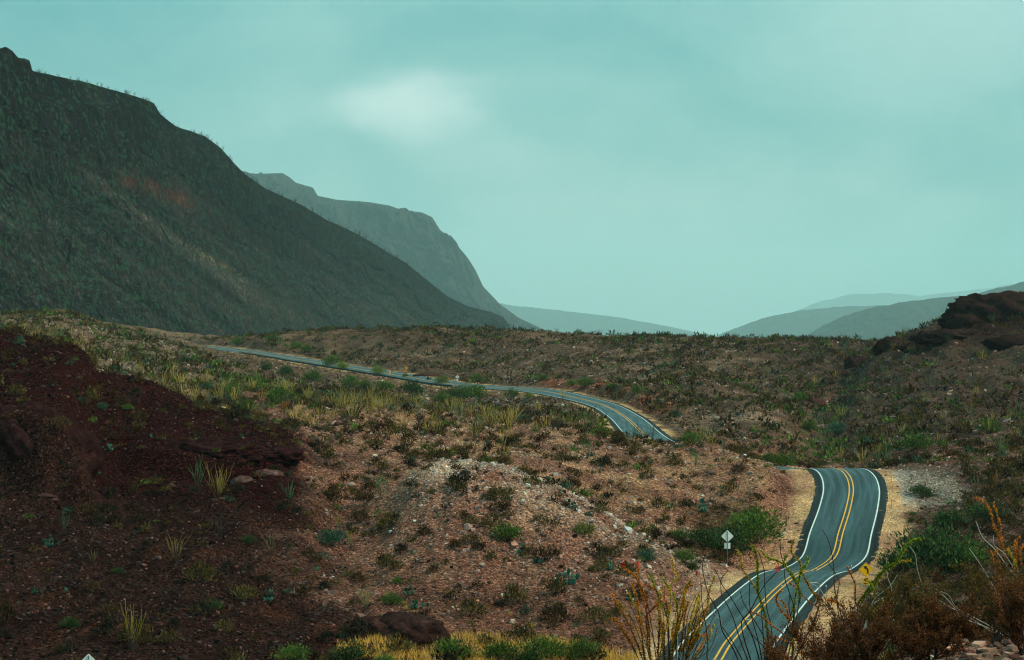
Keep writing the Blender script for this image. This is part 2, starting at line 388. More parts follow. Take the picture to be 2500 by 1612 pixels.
# nearest road point for every vertex
def road_dist(x, y):
    sh = x.shape; p = np.stack([x.ravel(), y.ravel()], 1).astype(np.float32)
    best = np.full(len(p), 1e9, np.float32); idx = np.zeros(len(p), np.int32)
    S = RL[::2, :2].astype(np.float32); s2 = (S ** 2).sum(1)
    for i in range(0, len(p), 60000):
        q = p[i:i + 60000]
        d = (q ** 2).sum(1)[:, None] + s2[None] - 2 * q @ S.T
        j = d.argmin(1); idx[i:i + 60000] = j; best[i:i + 60000] = np.sqrt(np.maximum(d[np.arange(len(q)), j], 0))
    idx = idx * 2
    side = ((p - RL[idx, :2]) * RN[idx, :2]).sum(1)
    return best.reshape(sh), idx.reshape(sh), side.reshape(sh)
RD, RI, RSIDE = road_dist(XX, YY)
HALF = 4.35                                         # half width of the paved road
def relief(x, y, u):
    near = np.clip((y - 6) / 60, 0, 1)
    far = np.clip((y - 300) / 300, 0, 1)
    r = 0.55 * fbm(x, y, 17, 3, 0.5, 1.3) * near + 0.16 * fbm(x, y, 3.4, 3, 0.55, 4.2)
    r += far * 0.7 * fbm(x * 1.0, y * 0.8, 42, 3, 0.5, 8.8, ridged=False)
    r += (0.26 + 0.20 * np.exp(-((y - 175) / 32) ** 2)) * near * fbm(x * 1.6, y * 0.4, 9, 4, 0.5, 5.5, ridged=True)
    r += far * (1.25 + 1.2 * sstep((u - 2050) / 150)) * (fbm(x * 1.5, y * 0.35, 36, 4, 0.55, 2.5, ridged=True) - 1.25) - far * .5
    return r
Z0 = tps(UU, YY).astype(float) + cliff(UU, YY, XX)
uw = np.interp(YY, [300, 400, 480, 560, 660], [1955, 1990, 2020, 2060, 2110])        # dry wash below the right hill
Z0 -= 3.6 * np.exp(-((UU - uw) / np.interp(YY, [300, 600], [70, 42])) ** 2) * sstep((YY - 318) / 50) * (1 - sstep((YY - 560) / 110))
us = np.interp(YY, [330, 400, 520, 640], [1870, 1810, 1700, 1600])                    # rounded spur left of it
Z0 += 2.8 * np.exp(-((UU - us) / 95) ** 2) * sstep((YY - 345) / 50) * (1 - sstep((YY - 560) / 100)) * np.clip((RD - 14) / 20, 0, 1)
REL = relief(XX, YY, UU)
sharp = np.clip((np.abs(RD) - HALF) / 7.0, 0, 1)
Zt = Z0 + REL * np.where((YY > 450) & (RSIDE < 0), np.clip((RD - 6) / 55, 0.05, 1), np.clip((RD - 5) / 8, 0.06, 1))
zr = RL[RI, 2] + BANK[RI] * np.clip(RSIDE, -7.5, 7.5)
RD = RD / WIDE[RI]
bank = np.clip((Zt - zr), -30, 30)
wv = np.where(YY > 330, 2.0, np.where(RSIDE > 0, 3.0, 2.6))          # verge width
t = sstep((RD - HALF - wv) / (2.0 + np.minimum(np.abs(bank) * 0.9, 7.0)))
zc = zr - 0.11 - 0.30 * (1 - sstep((RD - HALF + 1.3) / 1.2)) - 0.05 * np.clip(RD - HALF, 0, 5) + 0.05 * REL * np.clip(RD - HALF, 0, 1)
ZZ = zc * (1 - t) + Zt * t
VV = HZ - ZZ / YY * F                                # projected row of each vertex
HORI = np.minimum.accumulate(VV, axis=0)             # nearest-first horizon for visibility tests

# soil tints (albedo)
def blend(a, b, m): return a * (1 - m[..., None]) + np.asarray(b) * m[..., None]
def soft(x, a, b): return sstep((x - a) / (b - a))
nA = fbm(XX, YY, 30, 4, .55, 11.0); nB = fbm(XX, YY, 9, 4, .6, 21.0)
tint = np.zeros(UU.shape + (3,)) + np.array([0.235, 0.130, 0.105])
tint = blend(tint, (0.34, 0.22, 0.165), soft(nB, .0, .7) * 0.6)
plateau = soft(YY, 212, 232) * (1 - soft(YY, 320, 350)) * soft(UU, 760, 950) * (1 - soft(UU, 1850, 1900))
tint = blend(tint, (0.42, 0.265, 0.175), plateau * soft(nB + .3 * nA, -.5, .5) * .8)
farm = soft(YY, 320, 400)
tint = blend(tint, (0.135, 0.098, 0.078), farm)
tint = blend(tint, (0.23, 0.175, 0.14), farm * soft(nA + .5 * nB, 0.25, 0.9))
leftland = soft(-UU, -620, -420) * soft(YY, 285, 340)
tint = blend(tint, (0.20, 0.155, 0.125), leftland)
rightm = soft(UU, 2120, 2230) * soft(YY, 120, 150) * (1 - soft(YY, 262, 285))
tint = blend(tint, (0.13, 0.082, 0.07), rightm)
righthill = soft(UU + (YY - 450) * 0.6, 1960, 2060) * soft(YY, 300, 360)
tint = blend(tint, (0.105, 0.075, 0.066), righthill * 0.95)
redtop = soft(UU + 1.5 * (600 - YY), 2250, 2420) * soft(YY, 500, 560)
tint = blend(tint, (0.050, 0.026, 0.024), redtop * soft(-VV, -900, -800))
# left: dark volcanic slope, dark red mound; vignette shade put into the tint
lim = 850 + 260 * nA * 0.5 + 110 * nB - 0.9 * np.clip(YY - 205, 0, 99) * 2 + np.clip(165 - YY, 0, 30) * 5
dark = soft(lim - UU, -170, 200) * (1 - soft(YY, 245, 262)) * soft(YY, 100, 118)
tint = blend(tint, (0.066, 0.037, 0.037), dark)
tint = blend(tint, (0.135, 0.062, 0.045), dark * soft(nB, .25, .8) * 0.55)
mound = soft(760 - UU + 30 * nB, 0, 80) * soft(YY, 180, 192) * (1 - soft(YY, 246, 262))
tint = blend(tint, (0.054, 0.021, 0.024), mound)
# foot of the middle hill: darker earth
foot = soft(-YY, -178, -160) * soft(UU, 850, 1000) * (1 - soft(UU, 1480, 1650)) * soft(YY, 120, 140)
tint = blend(tint, (0.135, 0.070, 0.058), foot * 0.8)
# road verge, gravel turnout, red cut banks
verge = (1 - soft(RD + 1.5 * nB + .8 * nA, HALF + wv * 0.6, HALF + wv * 1.5)) * np.where((YY > 350) & (nB < -0.1), .4, 1.0)
tint = blend(tint, (0.44, 0.29, 0.155), verge * np.clip(.7 + .7 * nB, .15, 1))
pale = verge * soft(nB + 0.4 * nA, 0.1, 0.6)
tint = blend(tint, (0.42, 0.30, 0.19), pale * .7)
turn = np.exp(-(((XX - 51.6 + nB) / 5.4) ** 4 + ((YY - 250 + 2 * nA) / 12.5) ** 4)) * soft(RD, HALF + 1.2, HALF + 2.4)
tint = blend(tint, (0.25, 0.235, 0.22), np.clip(turn * 1.4, 0, 1))
cut = (RSIDE > 0) * (YY > 430) * (YY < 625) * soft(RD, HALF + 2.2, HALF + 3.2) * (1 - soft(RD, 11, 16)) * soft(bank, .3, 1.5)
tint = blend(tint, (0.27, 0.105, 0.070), cut * soft(nB, -.5, .2))
fillb = (RSIDE < 0) * (YY > 560) * (YY < 860) * soft(RD, HALF + 2, HALF + 3) * (1 - soft(RD, 10, 15))
tint = blend(tint, (0.27, 0.175, 0.125), fillb * soft(nB, -.7, .1))
gully = soft(UU, 1640, 1720) * (1 - soft(UU, 1850, 1875)) * soft(YY, 196, 206) * (1 - soft(YY, 228, 240)) * (RD > 9)
tint = blend(tint, (0.085, 0.060, 0.035), gully * .8)

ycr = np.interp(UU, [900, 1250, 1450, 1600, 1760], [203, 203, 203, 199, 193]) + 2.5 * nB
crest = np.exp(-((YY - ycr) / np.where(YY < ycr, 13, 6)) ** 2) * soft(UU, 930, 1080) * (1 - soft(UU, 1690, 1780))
tint = blend(tint, (0.62, 0.50, 0.42), crest * soft(nB, -.7, .5) * .75)  # pale crest gravel, lightened further to paint in the crest highlight
tint *= np.array([.60, .53, .475]) * (1 - .50 * np.clip(dark + .6 * mound, 0, 1))[..., None] + verge[..., None] * np.array([.46, .46, .46])  # left tints cut further to deepen the shadows there
nr, nc = UU.shape
ii = np.arange(nr * nc).reshape(nr, nc)
quads = np.stack([ii[:-1, :-1], ii[:-1, 1:], ii[1:, 1:], ii[1:, :-1]], -1).reshape(-1, 4)
V = np.stack([XX, YY, ZZ], -1).reshape(-1, 3)
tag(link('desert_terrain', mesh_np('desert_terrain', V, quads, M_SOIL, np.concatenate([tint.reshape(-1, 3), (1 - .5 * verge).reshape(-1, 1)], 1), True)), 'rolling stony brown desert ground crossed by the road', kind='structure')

_ly = np.log(YR)
def gidx(u, Y):
    fu = np.clip((np.asarray(u, float) - U[0]) / (U[1] - U[0]), 0, NU - 1.001)
    fy = np.clip(np.interp(np.log(Y), _ly, np.arange(len(YR))), 0, len(YR) - 1.001)
    return fu, fy
def samp(G, u, Y):
    fu, fy = gidx(u, Y); iu = fu.astype(int); iy = fy.astype(int); a = fu - iu; b = fy - iy
    return (G[iy, iu] * (1 - a) + G[iy, iu + 1] * a) * (1 - b) + (G[iy + 1, iu] * (1 - a) + G[iy + 1, iu + 1] * a) * b
def ground(x, Y):
    x = np.asarray(x, float); Y = np.asarray(Y, float)
    return samp(ZZ, x / Y * F + UC, Y)
def hit(u, v, ymin=100):
    """first ground point seen at photo pixel (u, v)"""
    ys = np.geomspace(ymin, 1050, 2500); vv = samp(VV, np.full_like(ys, u), ys)
    k = np.argmax(vv <= v)
    if vv[k] > v: k = len(ys) - 1
    if k > 0:
        f = np.clip((vv[k - 1] - v) / max(vv[k - 1] - vv[k], 1e-6), 0, 1); Y = ys[k - 1] + f * (ys[k] - ys[k - 1])
    else: Y = ys[0]
    return np.array([(u - UC) / F * Y, Y, samp(ZZ, np.array(float(u)), np.array(Y))], float)
def seen(u, Y, z):
    fu, fy = gidx(u, Y); iy = np.maximum(fy.astype(int) - 1, 0)
    return (HZ - z / Y * F) < HORI[iy, fu.astype(int)] + 3

# wide valley floor beyond and around
n = 40
gx, gy = np.meshgrid(np.linspace(-39000, 39000, n), np.linspace(-10000, 58000, n))
gz = -66 + 6 * fbm(gx, gy, 2500, 3)
V = np.stack([gx, gy, gz], -1).reshape(-1, 3); ii = np.arange(n * n).reshape(n, n)
q = np.stack([ii[:-1, :-1], ii[:-1, 1:], ii[1:, 1:], ii[1:, :-1]], -1).reshape(-1, 4)
tag(link('valley_floor', mesh_np('valley_floor', V, q, M_FARMTN, np.array([[0.10, 0.08, 0.06]]), True)), 'wide desert valley floor behind the mesa', kind='structure')

# ------------------------------------------------------------------ mountains
def mountain(name, label, sil, yb, yr, zb, nx, nt, rough, mat, tintf, gpts, back=0.35, seed=0.0, jag=1.0, k=1.0, ribs=0.0):
    s = np.array(sil, float); u0, u1 = s[0, 0], s[-1, 0]
    us = np.linspace(u0, u1, nx); ts = np.concatenate([np.linspace(0, 1, nt), 1 + back * np.linspace(0.02, 1, nt // 6)])
    u, t = np.meshgrid(us, ts)
    vr = np.interp(us, s[:, 0], s[:, 1])
    Yb = np.interp(us, *zip(*yb)); Yr = np.interp(us, *zip(*yr))
    zr_ = (HZ - vr) / F * Yr
    tw = np.clip(t + 0.05 * fbm(u * 1.0, t * 300, 120, 4, .55, seed + 2) * np.minimum(1, 4 * t * np.clip(1 - t, 0, 1)), 0, 2)
    g = np.interp(np.clip(tw, 0, 1), *zip(*gpts))
    z = zb + (zr_[None] - zb) * g
    Y = Yb[None] + (Yr - Yb)[None] * t
    over = np.clip(t - 1, 0, None)
    z = np.where(t > 1, zr_[None] - over * (Yr - Yb)[None] * 0.55, z)
    x = (u - UC) / F * Y
    hgt = np.clip((z - zb) / (60 * k), 0, 1)
    damp = np.clip(np.abs(t - 1) * 9, 0.16 * jag, 1)
    d = rough * (1.0 * fbm(x, Y * .45, 150 * k, 3, .5, seed, True) + 0.45 * fbm(x, Y * .7 + z * .8, 42 * k, 4, .58, seed + 5, True) + 0.12 * fbm(x, Y + z, 10 * k, 3, .6, seed + 3) - 1.3)
    z = z + d * damp * (0.25 + .75 * hgt)
    Y2 = Y - rough * 1.1 * fbm(x, z, 70 * k, 4, .55, seed + 9, True) * hgt * np.clip(np.abs(t - 1) * 6, 0, 1)
    if ribs:
        rb = fbm(u + 900 * t + 40 * fbm(u, t * 300, 90, 3, .5, seed), (u - 900 * t) * .16, 95, 5, .55, seed + 13, True) * (.35 + .65 * np.clip(t * 1.6, 0, 1))
        cl = fbm(u, t * 260, 30, 4, .6, seed + 17, True) * sstep((t - .66) / .1)
        away = np.clip(np.abs(t - 1) * 5, 0, 1)
        Y2 = Y2 - ribs * (rb + .45 * cl) * away * (Y / 1500.0)
    x = (u - UC) / F * Y2
    c = tintf(u, t, z, x, Y2, HZ - z / Y2 * F)
    nn, mm = u.shape; ii = np.arange(nn * mm).reshape(nn, mm)
    q = np.stack([ii[:-1, :-1], ii[:-1, 1:], ii[1:, 1:], ii[1:, :-1]], -1).reshape(-1, 4)
    o = link(name, mesh_np(name, np.stack([x, Y2, z], -1).reshape(-1, 3), q, mat, c.reshape(-1, 3), True))
    tag(o, label, kind='structure')
    return dict(u=u, x=x, y=Y2, z=z, t=t)
def tint_near(u, t, z, x, Y, v):
    n1 = fbm(x, z * 1.6, 105, 4, .55, 3.0); n2 = fbm(x, Y, 44, 4, .6, 6.0)
    c = np.zeros(u.shape + (3,)) + np.array([0.072, 0.072, 0.060])
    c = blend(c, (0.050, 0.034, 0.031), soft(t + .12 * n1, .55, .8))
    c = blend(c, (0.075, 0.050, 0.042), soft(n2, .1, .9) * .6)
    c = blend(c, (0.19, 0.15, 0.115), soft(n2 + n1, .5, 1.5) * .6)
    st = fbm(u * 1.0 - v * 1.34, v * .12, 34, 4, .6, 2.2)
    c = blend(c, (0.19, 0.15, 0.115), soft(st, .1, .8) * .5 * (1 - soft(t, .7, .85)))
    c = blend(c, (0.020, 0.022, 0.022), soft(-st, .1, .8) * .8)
    # streak of loose pale scree below the red scar, and the scar itself
    line = 390 + (u - 170) * 0.745
    dl = np.abs(v - line + 8 * n1) / (12 + 16 * soft(u, 350, 700))
    c = blend(c, (0.22, 0.17, 0.13), np.exp(-dl ** 2) * soft(u, 160, 260) * (1 - soft(u, 560, 780)))
    scar = np.exp(-(((u - 400) / 58) ** 2 + ((v - 470 - .42 * (u - 400)) / 17) ** 2)) + .6 * np.exp(-(((u - 320) / 26) ** 2 + ((v - 445) / 18) ** 2))
    c = blend(c, (0.36, 0.11, 0.07), np.clip(scar * (1 + n2) * .9, 0, .9))
    tan = np.exp(-(((u - 515) / 60) ** 2 + ((v - 632 - .55 * (u - 515)) / 7) ** 2))
    c = blend(c, (0.45, 0.30, 0.15), np.clip(tan * (0.7 + n2), 0, .8))
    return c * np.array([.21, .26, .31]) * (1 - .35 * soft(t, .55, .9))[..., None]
near_sil = [(-420, -10), (-150, 75), (-20, 128), (0, 118), (14, 113), (30, 122), (45, 140), (72, 146), (79, 172), (130, 183), (200, 198), (280, 222), (345, 240), (375, 252), (392, 280), (430, 308),
    (500, 332), (540, 362), (575, 402), (600, 428), (650, 462), (730, 498), (800, 538), (870, 570), (920, 600), (990, 642), (1040, 682), (1090, 722), (1140, 747), (1200, 762), (1228, 774), (1240, 790), (1262, 815), (1290, 850), (1330, 900)]
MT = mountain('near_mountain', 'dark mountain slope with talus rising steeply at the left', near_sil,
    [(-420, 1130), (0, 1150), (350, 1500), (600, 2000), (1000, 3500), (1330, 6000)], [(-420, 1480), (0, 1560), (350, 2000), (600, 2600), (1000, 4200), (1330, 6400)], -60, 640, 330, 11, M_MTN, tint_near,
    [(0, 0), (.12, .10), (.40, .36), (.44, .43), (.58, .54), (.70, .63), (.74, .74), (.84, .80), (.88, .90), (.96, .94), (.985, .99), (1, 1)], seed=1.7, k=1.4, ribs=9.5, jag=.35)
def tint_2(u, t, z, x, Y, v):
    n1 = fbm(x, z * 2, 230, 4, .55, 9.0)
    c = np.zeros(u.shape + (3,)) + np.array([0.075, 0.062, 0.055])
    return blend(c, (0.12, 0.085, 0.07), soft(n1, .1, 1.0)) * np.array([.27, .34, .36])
far_sil = [(380, 470), (500, 440), (560, 428), (600, 425), (650, 424), (690, 423), (708, 434), (722, 446), (745, 453), (764, 458), (776, 478), (820, 487), (900, 494), (950, 502), (985, 514), (1030, 519), (1055, 530), (1075, 562),
    (1105, 583), (1120, 604), (1142, 630), (1160, 658), (1180, 700), (1220, 742), (1265, 775), (1330, 806), (1400, 828), (1500, 870)]
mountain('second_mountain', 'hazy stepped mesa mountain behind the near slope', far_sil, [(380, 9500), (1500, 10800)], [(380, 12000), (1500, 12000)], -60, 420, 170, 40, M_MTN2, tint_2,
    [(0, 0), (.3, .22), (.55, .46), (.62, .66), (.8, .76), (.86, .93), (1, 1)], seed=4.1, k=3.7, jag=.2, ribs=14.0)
def tint_3(u, t, z, x, Y, v):
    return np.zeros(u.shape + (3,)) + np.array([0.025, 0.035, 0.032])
G0 = [(0, 0), (.5, .42), (1, 1)]
mountain('distant_ridge', 'pale ridge fading into haze beyond the mesa mountain', [(1050, 715), (1240, 744), (1350, 756), (1500, 773), (1620, 795), (1700, 812), (1760, 822), (1900, 850)],
    [(1050, 30000), (1900, 30500)], [(1050, 34000), (1900, 34000)], -60, 160, 50, 25, M_FARMTN, tint_3, G0, seed=6.3, jag=2, k=3)
mountain('right_far_hill', 'hazy low hill at the right, farther of two', [(1700, 845), (1760, 815), (1800, 800), (1860, 778), (1940, 760), (2060, 748), (2180, 745), (2300, 735), (2500, 720), (2800, 690)],
    [(1700, 21000), (2800, 21000)], [(1700, 24000), (2800, 24000)], -60, 200, 60, 20, M_FARMTN, tint_3, G0, seed=8.3, jag=2, k=2)
mountain('right_near_hill', 'hazy bluish hill at the right, nearer of two', [(1900, 855), (1960, 826), (2000, 800), (2060, 772), (2130, 752), (2200, 738), (2290, 728), (2370, 722), (2430, 705), (2500, 688), (2650, 640), (2900, 600)],
    [(1900, 12000), (2900, 11500)], [(1900, 14500), (2900, 14000)], -60, 240, 80, 22, M_MTN2, tint_3, G0, seed=12.3, jag=2, k=2)
mountain('faint_peak', 'faint blue mountain almost lost in cloud above the right hills', [(1700, 850), (1850, 800), (1930, 765), (2000, 735), (2080, 718), (2160, 715), (2250, 722), (2350, 712), (2500, 690), (2800, 670)],
    [(1700, 45000), (2800, 45000)], [(1700, 50000), (2800, 50000)], -60, 160, 40, 60, M_FARMTN, tint_3, G0, seed=15.3, jag=2, k=4)

# ------------------------------------------------------------------ haze
hz_m = bpy.data.materials.new('haze_air'); hz_m.use_nodes = True
hn = hz_m.node_tree; hn.nodes.remove(hn.nodes['Principled BSDF'])
pv = hn.nodes.new('ShaderNodeVolumePrincipled'); pv.inputs['Color'].default_value = (0.61, 0.94, 1.0, 1)
pv.inputs['Density'].default_value = 0.000030; pv.inputs['Anisotropy'].default_value = 0.1
hn.links.new(pv.outputs[0], hn.nodes['Material Output'].inputs['Volume'])
hb = MB().box((0, 24000, 1250), (80000, 70000, 2700)).mesh('haze', hz_m)
hz_o = tag(link('haze', hb), 'thin teal haze filling the valley', kind='stuff')
#@@NEXT
# ------------------------------------------------------------------ road
def road_material():
    m, nt, b = mat_new('asphalt'); L = nt.links.new
    uvn = node(nt, 'ShaderNodeUVMap'); sp = node(nt, 'ShaderNodeSeparateXYZ'); L(uvn.outputs[0], sp.inputs[0])
    lat, lon = sp.outputs[0], sp.outputs[1]
    al = mathn(nt, 'ABSOLUTE', lat)
    def nse(sx, sy, det=4, ro=.6):
        c = node(nt, 'ShaderNodeCombineXYZ'); L(mathn(nt, 'MULTIPLY', lat, sx), c.inputs[0]); L(mathn(nt, 'MULTIPLY', lon, sy), c.inputs[1])
        n = node(nt, 'ShaderNodeTexNoise'); n.inputs['Scale'].default_value = 1; n.inputs['Detail'].default_value = det; n.inputs['Roughness'].default_value = ro
        L(c.outputs[0], n.inputs['Vector']); return n.outputs['Fac']
    def mr(x, a, b_, c, d, kind='SMOOTHSTEP'):
        n = node(nt, 'ShaderNodeMapRange'); n.interpolation_type = kind
        for i, s_ in zip(range(5), (x, a, b_, c, d)):
            if isinstance(s_, (int, float)): n.inputs[i].default_value = s_
            else: L(s_, n.inputs[i])
        return n.outputs[0]
    track = mathn(nt, 'ADD', mr(mathn(nt, 'ABSOLUTE', mathn(nt, 'SUBTRACT', al, 0.95)), 0.15, .6, 1, 0), mr(mathn(nt, 'ABSOLUTE', mathn(nt, 'SUBTRACT', al, 2.6)), .15, .6, 1, 0))
    long_streak = nse(1.6, 0.05, 5, .65); cross = nse(.5, 2.2, 4, .7); fine = nse(9, 9, 3, .7)
    val = mathn(nt, 'MULTIPLY_ADD', track, 0.30, 0.62)
    val = mathn(nt, 'MULTIPLY', val, mr(long_streak, .3, .7, .40, 1.75, 'LINEAR'))
    val = mathn(nt, 'MULTIPLY', val, mr(cross, .3, .75, .68, 1.5, 'LINEAR'))
    val = mathn(nt, 'MULTIPLY', val, mr(fine, .3, .7, .8, 1.2, 'LINEAR'))
    edge = mr(al, 3.52, 3.62, 1, 0.38)
    val = mathn(nt, 'MULTIPLY', val, edge)
    v = node(nt, 'ShaderNodeVectorMath', operation='SCALE'); v.inputs[0].default_value = (0.011, 0.029, 0.033); L(val, v.inputs[3])
    L(v.outputs[0], b.inputs['Base Color'])
    ro = mathn(nt, 'ADD', mr(long_streak, .3, .75, .55, .34), mr(al, 3.52, 3.62, 0, .35)); L(ro, b.inputs['Roughness'])
    b.inputs['Specular IOR Level'].default_value = 0.20
    bp = node(nt, 'ShaderNodeBump'); bp.inputs['Strength'].default_value = .25; bp.inputs['Distance'].default_value = .02
    L(fine, bp.inputs['Height']); L(bp.outputs[0], b.inputs['Normal'])
    return m
def ribbon(name, mat, lats, dz, s0=0, s1=None, step=1, jitter=0.0):
    s1 = s1 or len(RL); k = np.arange(s0, s1, step); n, m = len(k), len(lats)
    lat = np.asarray(lats, float)[None, :] + np.zeros((n, 1))
    if jitter:
        e_ = jitter * (fbm(RS[k], RS[k] * 0 + 3.3, 6.0, 3)); lat[:, 0] -= np.abs(e_); lat[:, -1] += np.abs(np.roll(e_, 17))
    lat = lat * WIDE[k][:, None]
    P = RL[k][:, None, :] + RN[k][:, None, :] * lat[..., None]
    P[..., 2] += dz - 0.012 * np.abs(lat) + BANK[k][:, None] * lat
    ii = np.arange(n * m).reshape(n, m)
    q = np.stack([ii[:-1, :-1], ii[:-1, 1:], ii[1:, 1:], ii[1:, :-1]], -1).reshape(-1, 4)
    uv = np.stack([lat / WIDE[k][:, None], np.broadcast_to(RS[k][:, None], lat.shape)], -1).reshape(-1, 2)
    return mesh_np(name, P.reshape(-1, 3), q, mat, None, True, uv)
M_ROAD = road_material()
M_WHITE = plain_mat('white_road_paint', (0.50, 0.56, 0.56), 0.7, noise_amt=.5, scale=3.0)
M_YELLOW = plain_mat('yellow_road_paint', (0.62, 0.28, 0.012), 0.6, noise_amt=.5, scale=3.0)
road = tag(link('road', ribbon('road', M_ROAD, [-4.35, -3.55, -2, -.5, .5, 2, 3.55, 4.35], 0.03, jitter=.2)), 'two lane asphalt road winding through the desert', kind='structure')
for la in (-3.42, 3.42): link('edge_line', ribbon('edge_line', M_WHITE, [la - .075, la + .075], 0.042), road)
for la in (-.25, .25): link('centre_line', ribbon('centre_line', M_YELLOW, [la - .075, la + .075], 0.042), road)
stud_me = MB().box((0, 0, .012), (.13, .12, .026)).mesh('road_stud', plain_mat('reflector', (.75, .78, .78), .3))
k0 = int(np.argmin(np.abs(RL[:, 1] - 150)))
for k in range(k0, k0 + 165, 13):
    link('road_stud', stud_me, road, tuple(RL[k] + np.array([0, 0, .042])))

# ------------------------------------------------------------------ signs, posts, guardrail
M_ALU = plain_mat('bare_aluminium', (0.72, 0.76, 0.72), 0.5, .0, .1, 3)
M_POST = plain_mat('galvanised_post', (0.085, 0.17, 0.18), 0.55, .3, .2, 8)
M_SIGNY = plain_mat('yellow_sign_sheeting', (0.93, 0.43, 0.010), 0.5, 0, .06, 3, .1)
M_BLACK = plain_mat('black_sign_paint', (0.012, 0.012, 0.012), 0.55, 0, .1)
def rounded_poly(pts, r, n=4):
    out = []; P = [np.array(p, float) for p in pts]; m = len(P)
    for i in range(m):
        a, b, c = P[i - 1], P[i], P[(i + 1) % m]
        d1 = (a - b) / np.linalg.norm(a - b); d2 = (c - b) / np.linalg.norm(c - b)
        for j in range(n + 1):
            t_ = j / n; out.append((b + d1 * r) * (1 - t_) ** 2 + 2 * b * t_ * (1 - t_) + (b + d2 * r) * t_ ** 2)
    return np.array(out)
def plate(pts2, y0, y1, mat, name, parent, loc=(0, 0, 0)):
    """extruded outline in the x/z plane"""
    P = np.asarray(pts2); n = len(P)
    V = [(x, y0, z) for x, z in P] + [(x, y1, z) for x, z in P]
    me = bpy.data.meshes.new(name)
    me.from_pydata(V, [], [list(range(n)), list(range(2 * n - 1, n - 1, -1))] + [[i, i + n, (i + 1) % n + n, (i + 1) % n] for i in range(n)])
    me.materials.append(mat); me.update()
    return link(name, me, parent, loc)
def curve_arrow(h, mirror):
    c = []; w = .055 * h
    stem_x, r = .13, .20
    cen = [(stem_x, -.26 + i * .05) for i in range(5)]
    cen += [(stem_x - r + r * math.cos(a), -.04 + r * math.sin(a)) for a in np.linspace(0, math.radians(62), 8)[1:]]
    cen = np.array(cen) * h; T = np.gradient(cen, axis=0); T /= np.linalg.norm(T, axis=1)[:, None]; N = np.stack([-T[:, 1], T[:, 0]], 1)
    Lf = cen + N * w; Rt = cen - N * w
    e0, tt, nn = cen[-1], T[-1], N[-1]
    head = [e0 + nn * w * 2.6 , e0 + tt * .24 * h, e0 - nn * w * 2.6]
    pts = np.vstack([Rt, head[2:3], head[1:2], head[0:1], Lf[::-1]])
    if mirror: pts = pts * [-1, 1]
    else: pts = pts
    return pts
def warning_sign(name_label, u, vc, Y, side, front, mirror=False, txt='45', turn=0.0, half=.64, text=True, scale=1.0):
    """diamond sign with speed plaque; front: yellow face to the camera"""
    x = (u - UC) / F * Y; zg = float(ground(x, Y)); zc_ = (HZ - vc) / F * Y
    root = tag(link('warning_sign', None, None, (x, Y, zg)), name_label, 'road sign', 'road signs along the highway')
    root.rotation_euler[2] = turn
    H = zc_ - zg
    f = -1 if front else 1
    pb = MB().box((0, 0, (H + half * .8) / 2 - .15), (.065, .05, H + half * .8 + .3)); link('post', pb.mesh('post', M_POST), root)
    d = rounded_poly([(0, -half), (half, 0), (0, half), (-half, 0)], .07)
    yo = f * .032
    pan = plate(d + [0, H], yo, yo + f * .006, M_ALU, 'panel', root)
    ph = .305
    plq = rounded_poly([(-ph, -ph), (ph, -ph), (ph, ph), (-ph, ph)], .04)
    zp = H - half - ph - .03
    plaq = plate(plq + [0, zp], yo, yo + f * .006, M_ALU, 'speed_plaque', root)
    y1 = yo + f * .009; y2 = yo + f * .012; y3 = yo + f * .017
    for pts, par in ((d * .985 + [0, H], pan), (plq * .985 + [0, zp], plaq)):
        plate(pts, yo + f * .0062, y1, M_SIGNY, 'yellow_face', par)
    for pts, par, c0 in ((d, pan, H), (plq, plaq, zp)):
        o1, o2 = pts * .95, pts * .925; nn = len(o1)
        V_ = [(a, y2, b + c0) for a, b in o1] + [(a, y2, b + c0) for a, b in o2]
        me = bpy.data.meshes.new('border'); me.from_pydata(V_, [], [[i, (i + 1) % nn, (i + 1) % nn + nn, i + nn] for i in range(nn)])
        me.materials.append(M_BLACK); link('border', me, par)
    ar = curve_arrow(half * 1.85, mirror) * ([1, 1] if front else [-1, 1])
    plate(ar + [0, H - .02], y1 + f * .001, y3, M_BLACK, 'arrow', pan)
    if text:
        for body, size, dz in ((txt, .36, .10), ('MPH', .17, -.19)):
            cu = bpy.data.curves.new('lettering', 'FONT'); cu.body = body; cu.size = size * 1.12; cu.align_x = 'CENTER'; cu.align_y = 'CENTER'
            cu.extrude = .003; cu.offset = .008 if size > .3 else .004
            cu.materials.append(M_BLACK)
            tmp = bpy.data.objects.new('lettering', cu); cu = bpy.data.meshes.new_from_object(tmp); bpy.data.objects.remove(tmp)
            o = link('lettering', cu, plaq, (0, y1 + f * .006, zp + dz)); o.rotation_euler = (math.radians(90), 0, 0 if front else math.pi)
            o.scale = (1.05, 1, 1)
    for dz in (-.3, .3): link('bolt', MB().box((0, -f * .03, H + dz), (.03, .02, .03)).mesh('bolt', M_ALU), root)
    return root
warning_sign('yellow left-curve sign with 45 plaque beside the near road', 2114, 1391, 168, 1, True)
warning_sign('back of a diamond sign on the left verge by the big green bush', 1776, 1309.5, 203, -1, False, True)
warning_sign('small yellow right-curve sign beyond the far guardrail', 991.5, 898.5, 700, 1, True, True, half=.66)
warning_sign('small back of a diamond sign at the far guardrail end', 1116.5, 920.5, 630, 1, False, False, half=.66)
warning_sign('pale tip of a diamond sign back cut by the bottom edge', 216, 1622, 119, -1, False, True)
warning_sign('narrow yellow sign turned almost edge-on behind the far guardrail', 952, 909, 712, 1, True, False, turn=1.15, half=.52)

